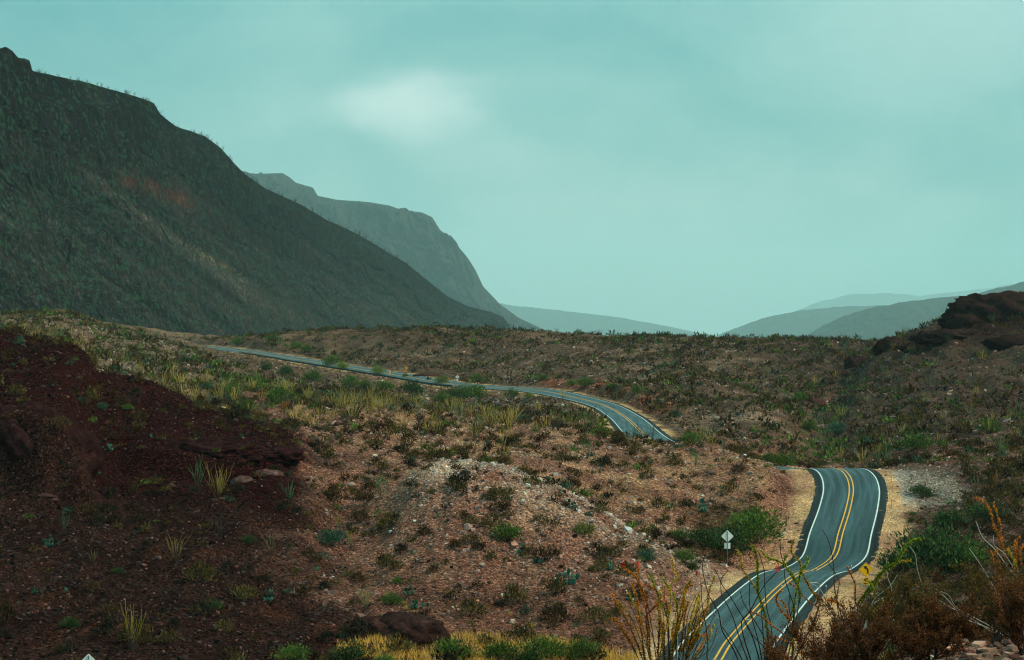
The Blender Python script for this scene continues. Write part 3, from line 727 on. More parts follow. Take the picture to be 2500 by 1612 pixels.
dpost = MB(); dpost.box((0, 0, .55), (.055, .035, 1.3)); dp_me = dpost.mesh('post', M_POST)
dcap = MB(); dcap.box((0, -.02, 1.13), (.075, .02, .13)); dcap.box((0, 0, 1.21), (.06, .05, .03)); dc_me = dcap.mesh('reflector_cap', plain_mat('white_reflector', (.72, .78, .78), .4))
for (u, v, lab) in [(2177, 1240, 'thin delineator post beside the gravel turnout, nearer the camera of two'), (2176, 1180, 'thin delineator post beside the gravel turnout, farther of two'), (2166, 1320, 'thin delineator post on tan verge where dark shrub grows'),
                    (2146, 1376, 'thin delineator post right of the yellow left-curve sign'), (2119, 1378, 'thin delineator post just behind the yellow left-curve sign'), (2079, 1411, 'delineator post at the inside of the dip, left of the yellow sign'),
                    (2017, 1463, 'nearest delineator post beside the right edge line'), (2061, 1140, 'tiny delineator post past the crest of the road')]:
    p = hit(u, v, 140)
    r = tag(link('delineator_post', None, None, tuple(p)), lab, 'road post', 'delineator posts along the near road')
    link('post', dp_me, r); link('reflector_cap', dc_me, r)

M_RAIL = plain_mat('shaded_weathered_guardrail', (0.014, 0.020, 0.020), 0.7, .0, .3, 2)  # shade on the rail's back is put into its dark weathered colour
M_RPOST = plain_mat('guardrail_post_wood', (0.035, 0.035, 0.03), 0.8, 0, .3, 3)
ka = int(np.argmin(np.abs(RL[:, 1] - 632))); kb = int(np.argmin(np.abs(RL[:, 1] - 862)))
gl = -(HALF * 1.16 + 1.3)
gr = tag(link('guardrail', None, None, tuple(RL[ka] + RN[ka] * gl)), 'long dark steel guardrail along the far road embankment', 'guardrail')
inv = -np.array(gr.location)
ks = np.arange(ka, kb, 3)
prof = np.array([(0, .46), (.06, .52), (.06, .60), (0, .66), (0, .70), (.06, .76), (.06, .84), (0, .90)]) - np.array([0, .62])
P = (RL[ks] + RN[ks] * gl)[:, None, :] + RN[ks][:, None, :] * prof[None, :, :1] + np.array([0, 0, 1.0]) * prof[None, :, 1:]
P = P + inv; n_, m_ = P.shape[:2]; ii = np.arange(n_ * m_).reshape(n_, m_)
q = np.stack([ii[:-1, :-1], ii[:-1, 1:], ii[1:, 1:], ii[1:, :-1]], -1).reshape(-1, 4)
link('rail', mesh_np('rail', P.reshape(-1, 3), q, M_RAIL), gr)
gp_me = MB().box((0, 0, -.55), (.17, .2, 1.5)).mesh('post', M_RPOST)
s = RS[ka]
while s < RS[kb]:
    k = int(np.searchsorted(RS, s)); p = RL[k] + RN[k] * (gl - .14)
    link('post', gp_me, gr, tuple(p + inv)); s += 1.905
endm = MB(); p = RL[ka] + RN[ka] * (gl + .03) - RT[ka] * .6 + np.array([0, 0, .05]); endm.box(p + inv, (.5, .12, .45))
link('end_marker', endm.mesh('end_marker', plain_mat('orange_marker', (.50, .12, .02), .6)), gr)

# ------------------------------------------------------------------ rocks
def ico(sub):
    bm = bmesh.new(); bmesh.ops.create_icosphere(bm, subdivisions=sub, radius=1)
    V = np.array([v.co[:] for v in bm.verts]); Fc = np.array([[v.index for v in f.verts] for f in bm.faces]); bm.free()
    return V, Fc
ICO = {k: ico(k) for k in (1, 2, 3, 4, 5)}
def rock_mesh(name, radii, seed, sub, c, mat, rough=.25, wl_=1.0, smooth=True, flat=0.0):
    V, Fc = ICO[sub]; V = V.copy()
    n1 = fbm(V[:, 0] * 2 + V[:, 2] * 1.3, V[:, 1] * 2 - V[:, 2] * .9, wl_, 4, .5, seed * 3.7)
    n2 = fbm(V[:, 0] * 2 - V[:, 1] * 1.1, V[:, 2] * 3.2 + V[:, 1] * .4, wl_ * .5, 3, .5, seed * 1.9, True)
    V = V * (1 + rough * n1 + rough * .35 * n2)[:, None]
    V = V * np.asarray(radii)
    cc = np.asarray(c) * (1 + .25 * fbm(V[:, 0], V[:, 2] * 2 + V[:, 1], max(radii) * .7, 3, .5, seed))[:, None]
    return mesh_np(name, V, Fc, mat, cc, smooth)
def outcrop(label, u, v, Y, radii, c, seed, sub=4, rough=.22, name='rock_outcrop', rz=0.0, cat='rock', group=None, sink=0.0):
    p = px(u, v, Y) if Y else hit(u, v)
    o = link(name, rock_mesh(name, radii, seed, sub, c, M_ROCK, rough), None, tuple(p)); o.rotation_euler[2] = rz
    return tag(o, label, cat, group)
RED = (0.017, 0.0072, 0.008); REDP = (0.075, 0.045, 0.042)
outcrop('big bulging dark red rock face at the left edge of the mound', 62, 1112, 188, (6.3, 5.2, 4.6), (0.018, 0.008, 0.0085), 1.0, 5, .14)
outcrop('undercut base of the big rock face at the left edge', 60, 1218, 185, (5.6, 3.4, 1.1), (0.05, 0.030, 0.030), 2.0, 4, .3)
outcrop('dark overhanging ledge of the red mound above the pale round boulder', 490, 1112, 204.0, (6.6, 3.4, 1.5), RED, 3.0, 5, .32)
outcrop('dark ledge at the right end of the red mound', 665, 1115, 206.5, (3.0, 2.6, 1.1), RED, 4.0, 4, .32)
outcrop('pale round boulder under the dark ledge beside two ocotillos', 592, 1180, 199, (1.15, .9, .72), REDP, 5.0, 4, .12)
outcrop('dark rock hollow wall right of the pale round boulder', 655, 1165, 202, (1.6, .9, .75), (0.095, .055, .052), 6.0, 4, .22)
outcrop('smooth dark rock slab at the foot of the slope above yellow grass', 985, 1545, None, (3.0, 1.7, 1.25), (0.026, 0.014, 0.013), 7.0, 4, .25)
outcrop('low dark rock at the foot of the slope left of the slab', 910, 1540, None, (2.0, 1.5, .95), (0.036, 0.018, 0.016), 8.0, 4, .25)
HR = (0.022, 0.012, 0.011)
for args in [('rounded dark rock dome near the top of the right hill', 2440, 775, (15, 7, 6.5), 11.0, 5), ('long dark rock shelf below the dome on the right hill', 2325, 826, (10, 3.5, 2.4), 12.0, 5),
             ('dark rounded boulder pair at the end of the right ridge', 2180, 852, (5.2, 3.5, 3.3), 13.0, 4), ('dark rock step under the long shelf on the right hill', 2255, 852, (6.5, 3, 1.9), 14.0, 4),
             ('dark boulder halfway down the right ridge', 2088, 892, (3.2, 2.6, 2.6), 15.0, 4), ('low dark boulder below the halfway boulder on the ridge', 2050, 916, (2.8, 2.3, 1.7), 16.0, 3),
             ('lowest dark overhanging boulder on the right ridge', 2020, 938, (2.1, 2.0, 1.9), 17.0, 4), ('dark rock shelf beside the right edge under the dome', 2480, 840, (8, 3, 2.2), 18.0, 4), ('dark rock knob left of the dome on the right hill', 2365, 790, (6, 4, 3.2), 21.0, 4),
             ('red eroded bank left of the lowest ridge boulder', 1985, 985, (3.0, 2.2, 1.3), 19.0, 4), ('low dark rock bank behind the far yellow sign', 1046, 918, (5.0, 2, 1.0), 20.0, 3)]:
    lab, u, v, rad, sd, sb = args
    outcrop(lab, u, v, None, rad, (0.050, .024, .020) if sd in (19.0, 20.0) else HR, sd, sb, .2)

BM = [rock_mesh('boulder', (1, .8, .62), 30 + i, 2, c, M_STONE, .3, smooth=False) for i, c in enumerate([(0.24, 0.17, 0.14), (0.12, 0.07, 0.055), (0.27, 0.2, 0.16), (0.05, 0.024, 0.022)])]
bl = 'loose pale boulder lying on the stony middle hill'
def scatter(n, ymin, ymax, umin=-250, umax=2750, rg=rng):
    Y = np.sqrt(rg.uniform(ymin ** 2, ymax ** 2, n)); u = rg.uniform(umin, umax, n)
    return u, Y
ORD = {}
def later(o, u, head, tail):
    ORD.setdefault((head, tail), []).append((float(u), o))
def zone(u, Y):
    if Y < 60: return 'on the stony foreground hill'
    if u < 620 and Y > 262: return 'on the grey brush land'
    if u < 780 and Y > 192 and Y < 262: return 'on the dark red mound'
    if u < 850 and Y < 200: return 'on the dark left slope'
    if u > 2120 and Y < 285: return 'on the right road bank'
    if u > 1960 and Y > 285: return 'on the right hillside'
    if Y < 216: return 'on the stony middle hill'
    if Y < 345: return 'on the flat behind the crest'
    if u < 1250 and Y < 640: return 'in the hollow below the guardrail'
    return 'on the slope below the mesa'
k = 0
u, Y = scatter(900, 145, 330, 300, 2450)
z = samp(ZZ, u, Y); ok = seen(u, Y, z + .3) & (samp(RD, u, Y) > 8.5); 
for a, b, c in list(zip(u[ok], Y[ok], z[ok]))[:95]:
    s_ = float(rng.lognormal(-1.35, .35)); w = int(rng.integers(0, 3)) if a > 850 else 3
    o = link('boulder', BM[w], None, ((a - UC) / F * b, b, c + s_ * .2)); o.scale = (s_,) * 3; o.rotation_euler = (rng.uniform(-.3, .3), rng.uniform(-.3, .3), rng.uniform(0, 6))
    tag(o, 'boulder', 'boulder', 'loose boulders ' + zone(a, b)); later(o, a, ('dark' if w == 3 else 'grey-brown' if w == 1 else 'pale') + ' loose boulder', zone(a, b))

def stones(name, label, u, Y, size, bright, seed):
    rg = np.random.default_rng(seed); n = len(u)
    base = np.array([[x, y, z] for x in (-.5, .5) for y in (-.5, .5) for z in (-.5, .5)])
    q = np.array([[0, 1, 3, 2], [4, 6, 7, 5], [0, 4, 5, 1], [2, 3, 7, 6], [0, 2, 6, 4], [1, 5, 7, 3]])
    V = base[None] * (1 + rg.uniform(-.45, .3, (n, 8, 3)))
    V *= (size[:, None] * np.stack([rg.uniform(.8, 1.5, n), rg.uniform(.7, 1.2, n), rg.uniform(.55, 1.0, n)], 1))[:, None, :]
    a = rg.uniform(0, 6.28, n); c, s_ = np.cos(a)[:, None], np.sin(a)[:, None]
    tl = rg.uniform(-.4, .4, n)[:, None]
    V = np.stack([V[..., 0] * c - V[..., 1] * s_, V[..., 0] * s_ + V[..., 1] * c, V[..., 2] + tl * V[..., 0]], -1)
    z = samp(ZZ, u, Y) + size * .12
    V += np.stack([(u - UC) / F * Y, Y, z], 1)[:, None, :]
    tc_ = np.stack([samp(tint[..., i], u, Y) for i in range(3)], 1)
    f = np.exp(rg.normal(0.25, .65, n))[:, None]
    grey = rg.uniform(0, .55, n)[:, None] * bright
    cc = tc_ * f; cc = cc * (1 - grey) + cc.mean(1, keepdims=True) * np.array([1.25, 1.22, 1.2]) * grey * 1.15
    lk = (rg.random((n, 1)) < .16) & (u[:, None] < 900) & (size[:, None] < .2); cc = np.where(lk, np.array([[.12, .056, .047]]) * rg.uniform(.5, 1.9, (n, 1)), cc)
    cc = np.clip(cc * (1.0 if Y.min() > 60 else .55), .004, .45)
    Q = (q[None] + 8 * np.arange(n)[:, None, None]).reshape(-1, 4)
    o = link(name, mesh_np(name, V.reshape(-1, 3), Q, M_STONE, np.repeat(cc, 8, 0)))
    return tag(o, label, kind='stuff')
def dens_pick(u, Y, p): return rng.random(len(u)) < p
u, Y = scatter(130000, 120, 335, -100, 2600); rd = samp(RD, u, Y)
cr = np.exp(-((Y - 192) / 24) ** 2) * soft(u, 950, 1150) * (1 - soft(u, 1700, 1800))
p = .24 + .7 * cr + .16 * (u < 850)
z = samp(ZZ, u, Y); v_ = HZ - z / Y * F
ok = (rd > HALF + .5) & dens_pick(u, Y, p * np.where(rd < HALF + 3.2, .25, 1)) & seen(u, Y, z + .6) & (v_ < 1640)
stones('loose_stones', 'loose stones strewn over the middle hill and slopes', u[ok], Y[ok], np.clip(rng.lognormal(-1.95, .45, ok.sum()), .05, .5), 1.0, 5)
u, Y = scatter(26000, 335, 800); rd = samp(RD, u, Y); z = samp(ZZ, u, Y)
ok = (rd > HALF + 2.5) & seen(u, Y, z + .6)
stones('scattered_rocks', 'rocks strewn over the far brushy slopes', u[ok], Y[ok], np.clip(rng.lognormal(-.95, .4, ok.sum()), .2, 1.1), .9, 6)
u, Y = scatter(3000, 11, 34, 1900, 2700, rng)
stones('gravel', 'small stones covering the foreground hilltop', u, Y, np.clip(rng.lognormal(-3.2, .55, len(u)), .015, .12), .35, 8)
FRM = [rock_mesh('rock', (1, .8, .65), 50 + i, 2, c, M_STONE, .32, smooth=False) for i, c in enumerate([(0.17, 0.10, 0.08), (0.11, 0.055, 0.045), (0.08, 0.03, 0.026)])]
u, Y = scatter(75, 15, 27, 2120, 2520)
for a, b in zip(u, Y):
    s_ = float(np.clip(rng.lognormal(-2.85, .4), .03, .16)); w = int(rng.integers(0, 3)); x = (a - UC) / F * b
    o = link('rock', FRM[w], None, (x, b, float(ground(x, b)) + s_ * .25)); o.scale = (s_,) * 3; o.rotation_euler = (rng.uniform(-.4, .4), rng.uniform(-.4, .4), rng.uniform(0, 6))
    tag(o, 'rock', 'rock', 'broken rocks at the bottom right corner'); later(o, a, ['pale pink', 'brown', 'dark red'][w] + ' broken rock', 'at the bottom right corner')
#@@NEXT
# ------------------------------------------------------------------ plants: mesh builders
def mixc(a, b, t): return np.asarray(a)[None] * (1 - t[:, None]) + np.asarray(b)[None] * t[:, None]
def leaf_tris(P, D, ln, wd, rg):
    """one triangle per leaf: base at P, pointing along D"""
    n = len(P); D = D / (np.linalg.norm(D, axis=1)[:, None] + 1e-9)
    S = np.cross(D, rg.normal(size=(n, 3))); S /= np.linalg.norm(S, axis=1)[:, None] + 1e-9
    ln = np.broadcast_to(ln, n)[:, None]; wd = np.broadcast_to(wd, n)[:, None]
    V = np.stack([P - S * wd / 2, P + S * wd / 2, P + D * ln], 1).reshape(-1, 3)
    return V, np.arange(3 * n).reshape(-1, 3)
def shrub_parts(seed, n, clumps, leaf, wd, cols, flat=.75, stems=7, up=.6, spread=.2, stemc=(.07, .055, .045)):
    """unit shrub: about 1 m tall and 1.3 m wide"""
    rg = np.random.default_rng(seed)
    az = rg.uniform(0, 6.28, clumps); el = np.arcsin(rg.uniform(0.05, 1, clumps)); r = rg.uniform(.55, 1.0, clumps)
    C = np.stack([np.cos(az) * np.cos(el) * .62 * r, np.sin(az) * np.cos(el) * .62 * r, .12 + np.sin(el) * flat * r], 1)
    k = rg.integers(0, clumps, n)
    P = C[k] + rg.normal(size=(n, 3)) * np.array([spread * .75, spread * .75, spread * .55]); P[:, 2] = np.abs(P[:, 2])
    D = P - np.array([0, 0, -.15]); D = D / np.linalg.norm(D, axis=1)[:, None] + rg.normal(size=(n, 3)) * .55; D[:, 2] += up
    V, T = leaf_tris(P, D, leaf * rg.uniform(.6, 1.4, n), wd * rg.uniform(.7, 1.3, n), rg)
    t_ = np.clip(rg.uniform(0, 1, clumps)[k] * .7 + rg.uniform(-.25, .35, n), 0, 1)
    c = mixc(cols[0], cols[1], t_)
    fol = MB().add(V, T, col=np.repeat(c, 3, 0))
    st = MB()
    for i in range(stems):
        e = C[rg.integers(0, clumps)]; mid = e * .5 + rg.normal(size=3) * .06
        st.tube([(0, 0, -.08), mid, e], [.022, .014, .006], 3, stemc)
    return fol, st
def one_mesh(fol, st, name):
    m_ = MB(); m_.add(np.concatenate(fol.V), np.concatenate(fol.T), col=np.concatenate(fol.C))
    if st.n: m_.add(np.concatenate(st.V), None, np.concatenate(st.Q), np.concatenate(st.C))
    return m_.mesh(name, M_LEAF)
def ocotillo_mb(seed, n, h, spread, cb, ct, rad=.028, leaves=10, seg=5, bare=0.0):
    rg = np.random.default_rng(seed); m_ = MB(); canes = []
    for i in range(n):
        a = rg.uniform(0, 6.28); lean = rg.uniform(.05, 1) ** .8 * spread; L_ = h * rg.uniform(.6, 1.0)
        t_ = np.linspace(0, 1, seg + 1)
        bend = rg.normal(0, .10, 2)
        kink = np.cumsum(rg.normal(0, .035, (seg + 1, 2)), 0) * L_ * .5
        x = np.cos(a) * (lean * t_ + bend[0] * t_ ** 2.5) * L_ + kink[:, 0]; y = np.sin(a) * (lean * t_ + bend[1] * t_ ** 2.5) * L_ + kink[:, 1]
        P = np.stack([x, y, t_ * L_ * math.cos(lean * .8) - .1 * (t_ == 0)], 1)
        isb = rg.random() < bare
        t2 = np.clip((t_ - .25) / .35, 0, 1) * (0 if isb else 1)
        cj = np.asarray(ct) * rg.uniform(.7, 1.3)
        cc = mixc(cb, cj, t2)
        R = rad * (.55 + .45 * t2) * (1 - .45 * t_ ** 3)
        canes.append((P, R, cc, isb, cj))
    return canes, rg
def ocotillo_one(name, seed, n, h, spread, cb, ct, rad=.019, leaves=12, seg=5, bare=0.0, k=3):
    canes, rg = ocotillo_mb(seed, n, h, spread, cb, ct, rad, leaves, seg, bare); m_ = MB()
    for P, R, cc, isb, cj in canes:
        m_.tube(P, R, k, cc)
        if not isb and leaves:
            t_ = rg.uniform(.28, 1, leaves) * seg; i = np.minimum(t_.astype(int), seg - 1); f = (t_ - i)[:, None]
            Q = P[i] * (1 - f) + P[i + 1] * f; D = rg.normal(size=(leaves, 3)) + [0, 0, .7]
            V_, T_ = leaf_tris(Q, D, .12, .05, rg); m_.add(V_, T_, col=np.repeat(np.tile(cj, (leaves, 1)) * rg.uniform(.7, 1.3, (leaves, 1)), 3, 0))
    return m_.mesh(name, M_LEAF)
def pear_mesh(seed, c0, c1, n=15):
    rg = np.random.default_rng(seed); m_ = MB(); pads = [(np.array([rg.uniform(-.3, .3), rg.uniform(-.3, .3), .0]), 0) for _ in range(5)]
    out = []
    while len(out) < n:
        b, lv = pads[rg.integers(0, len(pads))]
        if lv > 2: continue
        d = np.array([rg.normal(0, .5), rg.normal(0, .5), 1.0]); d /= np.linalg.norm(d); s_ = rg.uniform(.13, .19)
        c = b + d * s_; out.append((c, d, s_)); pads.append((c + d * s_ * .9, lv + 1))
    V0, F0 = ICO[1]
    for c, d, s_ in out:
        a = np.cross(d, rg.normal(size=3)); a /= np.linalg.norm(a); b = np.cross(d, a)
        V = V0[:, :1] * a * s_ * .78 + V0[:, 1:2] * b * .03 + V0[:, 2:] * d * s_ + c
        m_.add(V, F0, col=np.asarray(c0) + (np.asarray(c1) - np.asarray(c0)) * rg.random())
    return m_.mesh('prickly_pear', M_LEAF)
def tuft_mesh(name, seed, n, h, cols, spread=.5, wd=.03):
    rg = np.random.default_rng(seed); P = np.concatenate([rg.normal(0, .10, (n, 2)), np.zeros((n, 1))], 1)
    D = np.concatenate([rg.normal(0, spread, (n, 2)) + P[:, :2] * 2, np.ones((n, 1))], 1)
    V, T = leaf_tris(P, D, h * rg.uniform(.5, 1.1, n), wd, rg)
    return MB().add(V, T, col=np.repeat(mixc(cols[0], cols[1], rg.random(n)), 3, 0)).mesh(name, M_GRASS)
LAST = [None]
def put(name, me, p, s, label, cat, group, rz=None, sz=None):
    o = link(name, me, None, tuple(float(a) for a in p)); o.rotation_euler[2] = rng.uniform(0, 6.28) if rz is None else rz
    o.scale = (s, s, s if sz is None else sz); LAST[0] = o
    return tag(o, label, cat, group)

OLIVE = ((0.040, 0.030, 0.010), (0.125, 0.095, 0.030)); BROWN = ((0.030, 0.019, 0.010), (0.100, 0.058, 0.024)); DARK = ((0.012, 0.010, 0.008), (0.045, 0.036, 0.020))
GREEN = ((0.016, 0.040, 0.010), (0.140, 0.225, 0.045)); TEAL = ((0.018, 0.055, 0.040), (0.060, 0.125, 0.075)); LIME = ((0.06, 0.10, 0.02), (0.21, 0.25, 0.05))
def protos(name, cols, seeds, n=280, clumps=16, leaf=.20, wd=.085, **k):
    return [one_mesh(*shrub_parts(sd, n, clumps, leaf, wd, cols, **k), name) for sd in seeds]
CRE = {'olive': protos('creosote_bush', OLIVE, (1, 2, 3)), 'rusty brown': protos('creosote_bush', BROWN, (4, 5, 6)), 'dark': protos('creosote_bush', DARK, (7, 8, 9))}
GRN = {'green': protos('green_shrub', GREEN, (11, 12, 13), 1500, 34, .11, .05, spread=.24, stems=14), 'grey-green': protos('green_shrub', TEAL, (14, 15), 1200, 30, .11, .05, spread=.24, stems=12), 'yellow-green': protos('green_shrub', LIME, (16, 17), 1200, 30, .11, .05, spread=.24, stems=12),
       'dark green': protos('green_shrub', ((0.010, 0.026, 0.012), (0.065, 0.115, 0.034)), (18, 19), 1500, 34, .11, .05, spread=.24, stems=14)}
CB = (.05, .045, .04)
OCO = {'yellow-green': [ocotillo_one('ocotillo', 20 + i, 20, 3.3, .66, CB, (.42, .32, .09)) for i in range(4)],
       'grey-green': [ocotillo_one('ocotillo', 30 + i, 20, 3.1, .55, (.06, .06, .05), (.15, .17, .09)) for i in range(4)],
       'bare dark': [ocotillo_one('ocotillo', 40 + i, 18, 2.9, .6, (.035, .03, .03), (.08, .06, .05), .022, 4) for i in range(2)],
       'orange-leaved': [ocotillo_one('ocotillo', 45 + i, 15, 3.2, .55, (.06, .045, .04), (.33, .15, .04)) for i in range(2)]}
PEAR = [pear_mesh(60 + i, (.030, .085, .062), (.085, .19, .13)) for i in range(3)]
TUFT = [tuft_mesh('grass_tuft', 70 + i, 70, .55, ((.30, .16, .035), (.62, .40, .12)), .55, .035) for i in range(3)]
CHOL = [one_mesh(*shrub_parts(80, 1000, 12, .06, .024, ((.28, .22, .12), (.55, .47, .30)), .5, 1, .2, .10), 'cholla')]
used = []          # (x, y, radius) of hand-placed plants
def free(x, y, r):
    return all((x - a) ** 2 + (y - b) ** 2 > (r * .5 + c * .7) ** 2 for a, b, c in used)

# ---- green shrubs placed where the photograph shows them: (u, v of the base, width in photo px, look, label)
G = 'green shrubs among the desert scrub'
for (u, v, w, look, lab) in [
    (1772, 1356, 135, 'dark green', 'big dense dark green bush right behind the back of the near sign'), (1836, 1322, 150, 'green', 'large bright green bush between the near sign back and the tan verge'), (1715, 1335, 90, 'dark green', 'dark olive bush left of the near sign back'),
    (1655, 1318, 50, 'green', 'small green bush on the slope left of the near sign back'), (1668, 1372, 62, 'green', 'green bush low on the stony spur end'), (1580, 1370, 55, 'grey-green', 'pale green bush on the flank of the stony spur'), (1690, 1392, 40, 'dark green', 'little dark bush near the foot of the stony spur'),
    (1240, 1322, 85, 'green', 'dark green spreading bush in the middle of the stony slope'), (1425, 1305, 58, 'yellow-green', 'round olive bush on the bright side of the stony spur'), (805, 1330, 75, 'grey-green', 'soft green bush in the gully left of the stony slope'),
    (968, 1425, 28, 'green', 'small bright green bush low on the stony slope'), (955, 1478, 55, 'green', 'green bush above the smooth dark slab'), (608, 1328, 38, 'green', 'small vivid green shrub on the rim of the dark left slope'), (288, 1402, 30, 'green', 'little green sprig on the bare dark left slope'),
    (522, 1490, 45, 'green', 'green topped shrub low on the dark left slope'), (170, 1535, 48, 'green', 'low green shrub near the bottom left corner'), (745, 1085, 0, 'green', ''),
    (250, 1000, 30, 'grey-green', 'grey-green shrub on the crest of the red mound'), (312, 1000, 26, 'green', 'small green shrub beside another on the red mound'), (200, 985, 22, 'grey-green', 'tiny green shrub left on the red mound'),
    (2285, 1398, 210, 'dark green', 'wide dark green bush mass right of the yellow near sign'), (2190, 1400, 110, 'dark green', 'dark bush hugging the yellow near sign'), (2360, 1385, 120, 'green', 'olive green bush toward the right edge above the foreground'), (2320, 1290, 90, 'dark green', 'dark shrub on the bank right of the road'), (2410, 1275, 100, 'dark green', 'broad dark shrub on the right bank near the edge'),
    (2250, 1215, 60, 'dark green', 'shrub at the end of the gravel turnout'), (2213, 1325, 26, 'dark green', 'small dark round shrub on the tan verge, nearest of three'), (2226, 1275, 20, 'dark green', 'small dark round shrub on the tan verge, middle of three'), (2228, 1258, 18, 'green', 'small dark round shrub on the tan verge, farthest of three'),
    (2416, 1058, 60, 'green', 'rounded green bush alone on the right hillside'), (2241, 1096, 80, 'green', 'long low green bush below the right hillside'), (2160, 1105, 45, 'green', 'green bush in the wash left of the long low bush'), (2043, 1060, 50, 'grey-green', 'grey-green bush in the wash below the right ridge'), (1975, 1052, 40, 'green', 'green shrub in the wash left side'), (1952, 980, 32, 'green', 'green shrub high in the wash under the ridge boulders'),
    (1912, 1138, 62, 'green', 'bright green bush left of the road crest'), (1876, 1128, 40, 'green', 'green bush behind the cut bank left of the crest'), (1686, 1085, 55, 'green', 'bright green bush where the far road disappears'), (1463, 1068, 55, 'yellow-green', 'bright green bush on the inside of the far curve'), (1402, 1030, 30, 'dark green', 'dark green shrub left of the far curve verge'), (1648, 1020, 36, 'grey-green', 'pale green shrub on the dark slope right of the far curve'),
    (1321, 930, 24, 'green', 'green shrub above the red cut bank, leftmost'), (1397, 942, 22, 'green', 'green shrub above the red cut bank, second from left'), (1430, 942, 32, 'green', 'largest green shrub above the red cut bank'), (1495, 950, 24, 'green', 'green shrub right of the largest one above the cut bank'), (1557, 960, 28, 'green', 'green shrub above the red cut bank, rightmost'),
    (697, 918, 34, 'dark green', 'dark green bush on the guardrail embankment, far left'), (650, 905, 26, 'dark green', 'dark bush close under the far end of the guardrail'), (764, 932, 38, 'green', 'bright green bush under the guardrail'), (858, 943, 36, 'green', 'green bush under the middle of the guardrail'), (892, 954, 34, 'green', 'green bush below the middle of the guardrail'), (939, 953, 36, 'green', 'green bush under the guardrail left of the darkest one'),
    (1006, 962, 46, 'dark green', 'darkest bush hiding part of the guardrail'), (1153, 972, 56, 'green', 'wide green bush below the guardrail end'), (1113, 976, 46, 'dark green', 'dark bush left of the wide one at the guardrail end'), (1080, 984, 36, 'green', 'low green bush below the guardrail end'), (1250, 972, 30, 'green', 'green bush at the near edge of the far road'), (1290, 972, 26, 'yellow-green', 'olive bush at the near edge of the far road'),
    (811, 892, 34, 'green', 'green bush on the uphill side of the far road'), (836, 902, 34, 'yellow-green', 'pale green bush on the uphill side of the far road'), (724, 850, 26, 'green', 'green shrub on the cut above the far road, left'), (748, 860, 26, 'green', 'green shrub on the cut above the far road, right'), (667, 835, 28, 'green', 'green shrub at the mesa rim end'), (582, 842, 26, 'green', 'green shrub where the far road vanishes'),
    (922, 916, 40, 'yellow-green', 'yellow-green brush behind the guardrail left of the far sign'), (1078, 937, 40, 'yellow-green', 'yellow-green brush left of the far sign back'), (1166, 932, 26, 'green', 'small green shrub right of the far sign back'), (990, 922, 13, 'green', 'green shrub at the foot of the far yellow sign'),
    (600, 1005, 60, 'green', 'bright green brush patch in the hollow'), (680, 985, 60, 'green', 'green brush patch in the hollow, right'), (560, 978, 50, 'green', 'green brush patch in the hollow, left')]:
    if not w: continue
    if u < 700 and v > 1250: look = 'dark green'
    w = w * (1.3 if v < 1000 and look != 'yellow-green' else 1.0); p = hit(u, v, 110); d = w / F * p[1]; s_ = d / 1.45; me = GRN[look][int(rng.integers(0, len(GRN[look])))]
    put('green_shrub', me, p, s_, lab, 'shrub', G, None, s_ * (.8 if w > 70 else .85)); used.append((p[0], p[1], d * .5))
# bottom verge bushes
for i, (u, v, w, look) in enumerate([(715, 1612, 75, 'green'), (850, 1622, 95, 'dark green'), (1105, 1608, 95, 'green'), (1222, 1615, 90, 'green'), (1330, 1608, 110, 'green'), (1425, 1610, 90, 'green'), (1290, 1628, 70, 'dark green'), (940, 1632, 60, 'green')]):
    p = hit(u, v, 120); d = w / F * p[1]
    put('green_shrub', GRN[look][i % 2], p, d / 1.4, 'green bush on the yellow grass strip at the bottom, number %s from the left' % ['one', 'two', 'five', 'six', 'eight', 'nine', 'seven', 'three'][i], 'shrub', G, None, d / 1.7); used.append((p[0], p[1], d * .5))

# ---- ocotillos with their canes as parts
def ocotillo_canes(p, hpx, seed, n, cb, ct, label, spread=.55, bare=0.0):
    h = hpx / F * p[1]; canes, rg = ocotillo_mb(seed, n, h, spread, cb, ct, .017, 0, 6, bare)
    root = tag(link('ocotillo', None, None, tuple(p)), label, 'ocotillo', 'ocotillos with long canes')
    for P, R, cc, isb, cj in canes:
        m_ = MB().tube(P, R, 4, cc)
        if not isb:
            L_ = 26; t_ = rg.uniform(.25, 1, L_) * 6; i = np.minimum(t_.astype(int), 5); f = (t_ - i)[:, None]
            V_, T_ = leaf_tris(P[i] * (1 - f) + P[i + 1] * f, rg.normal(size=(L_, 3)) + [0, 0, .7], .07, .028, rg); m_.add(V_, T_, col=np.repeat(np.tile(cj, (L_, 1)) * rg.uniform(.7, 1.4, (L_, 1)), 3, 0))
        link('cane', m_.mesh('cane', M_LEAF), root)
    used.append((p[0], p[1], h * .3))
YG, GG, BD = (.38, .30, .07), (.07, .19, .09), (.06, .05, .045)
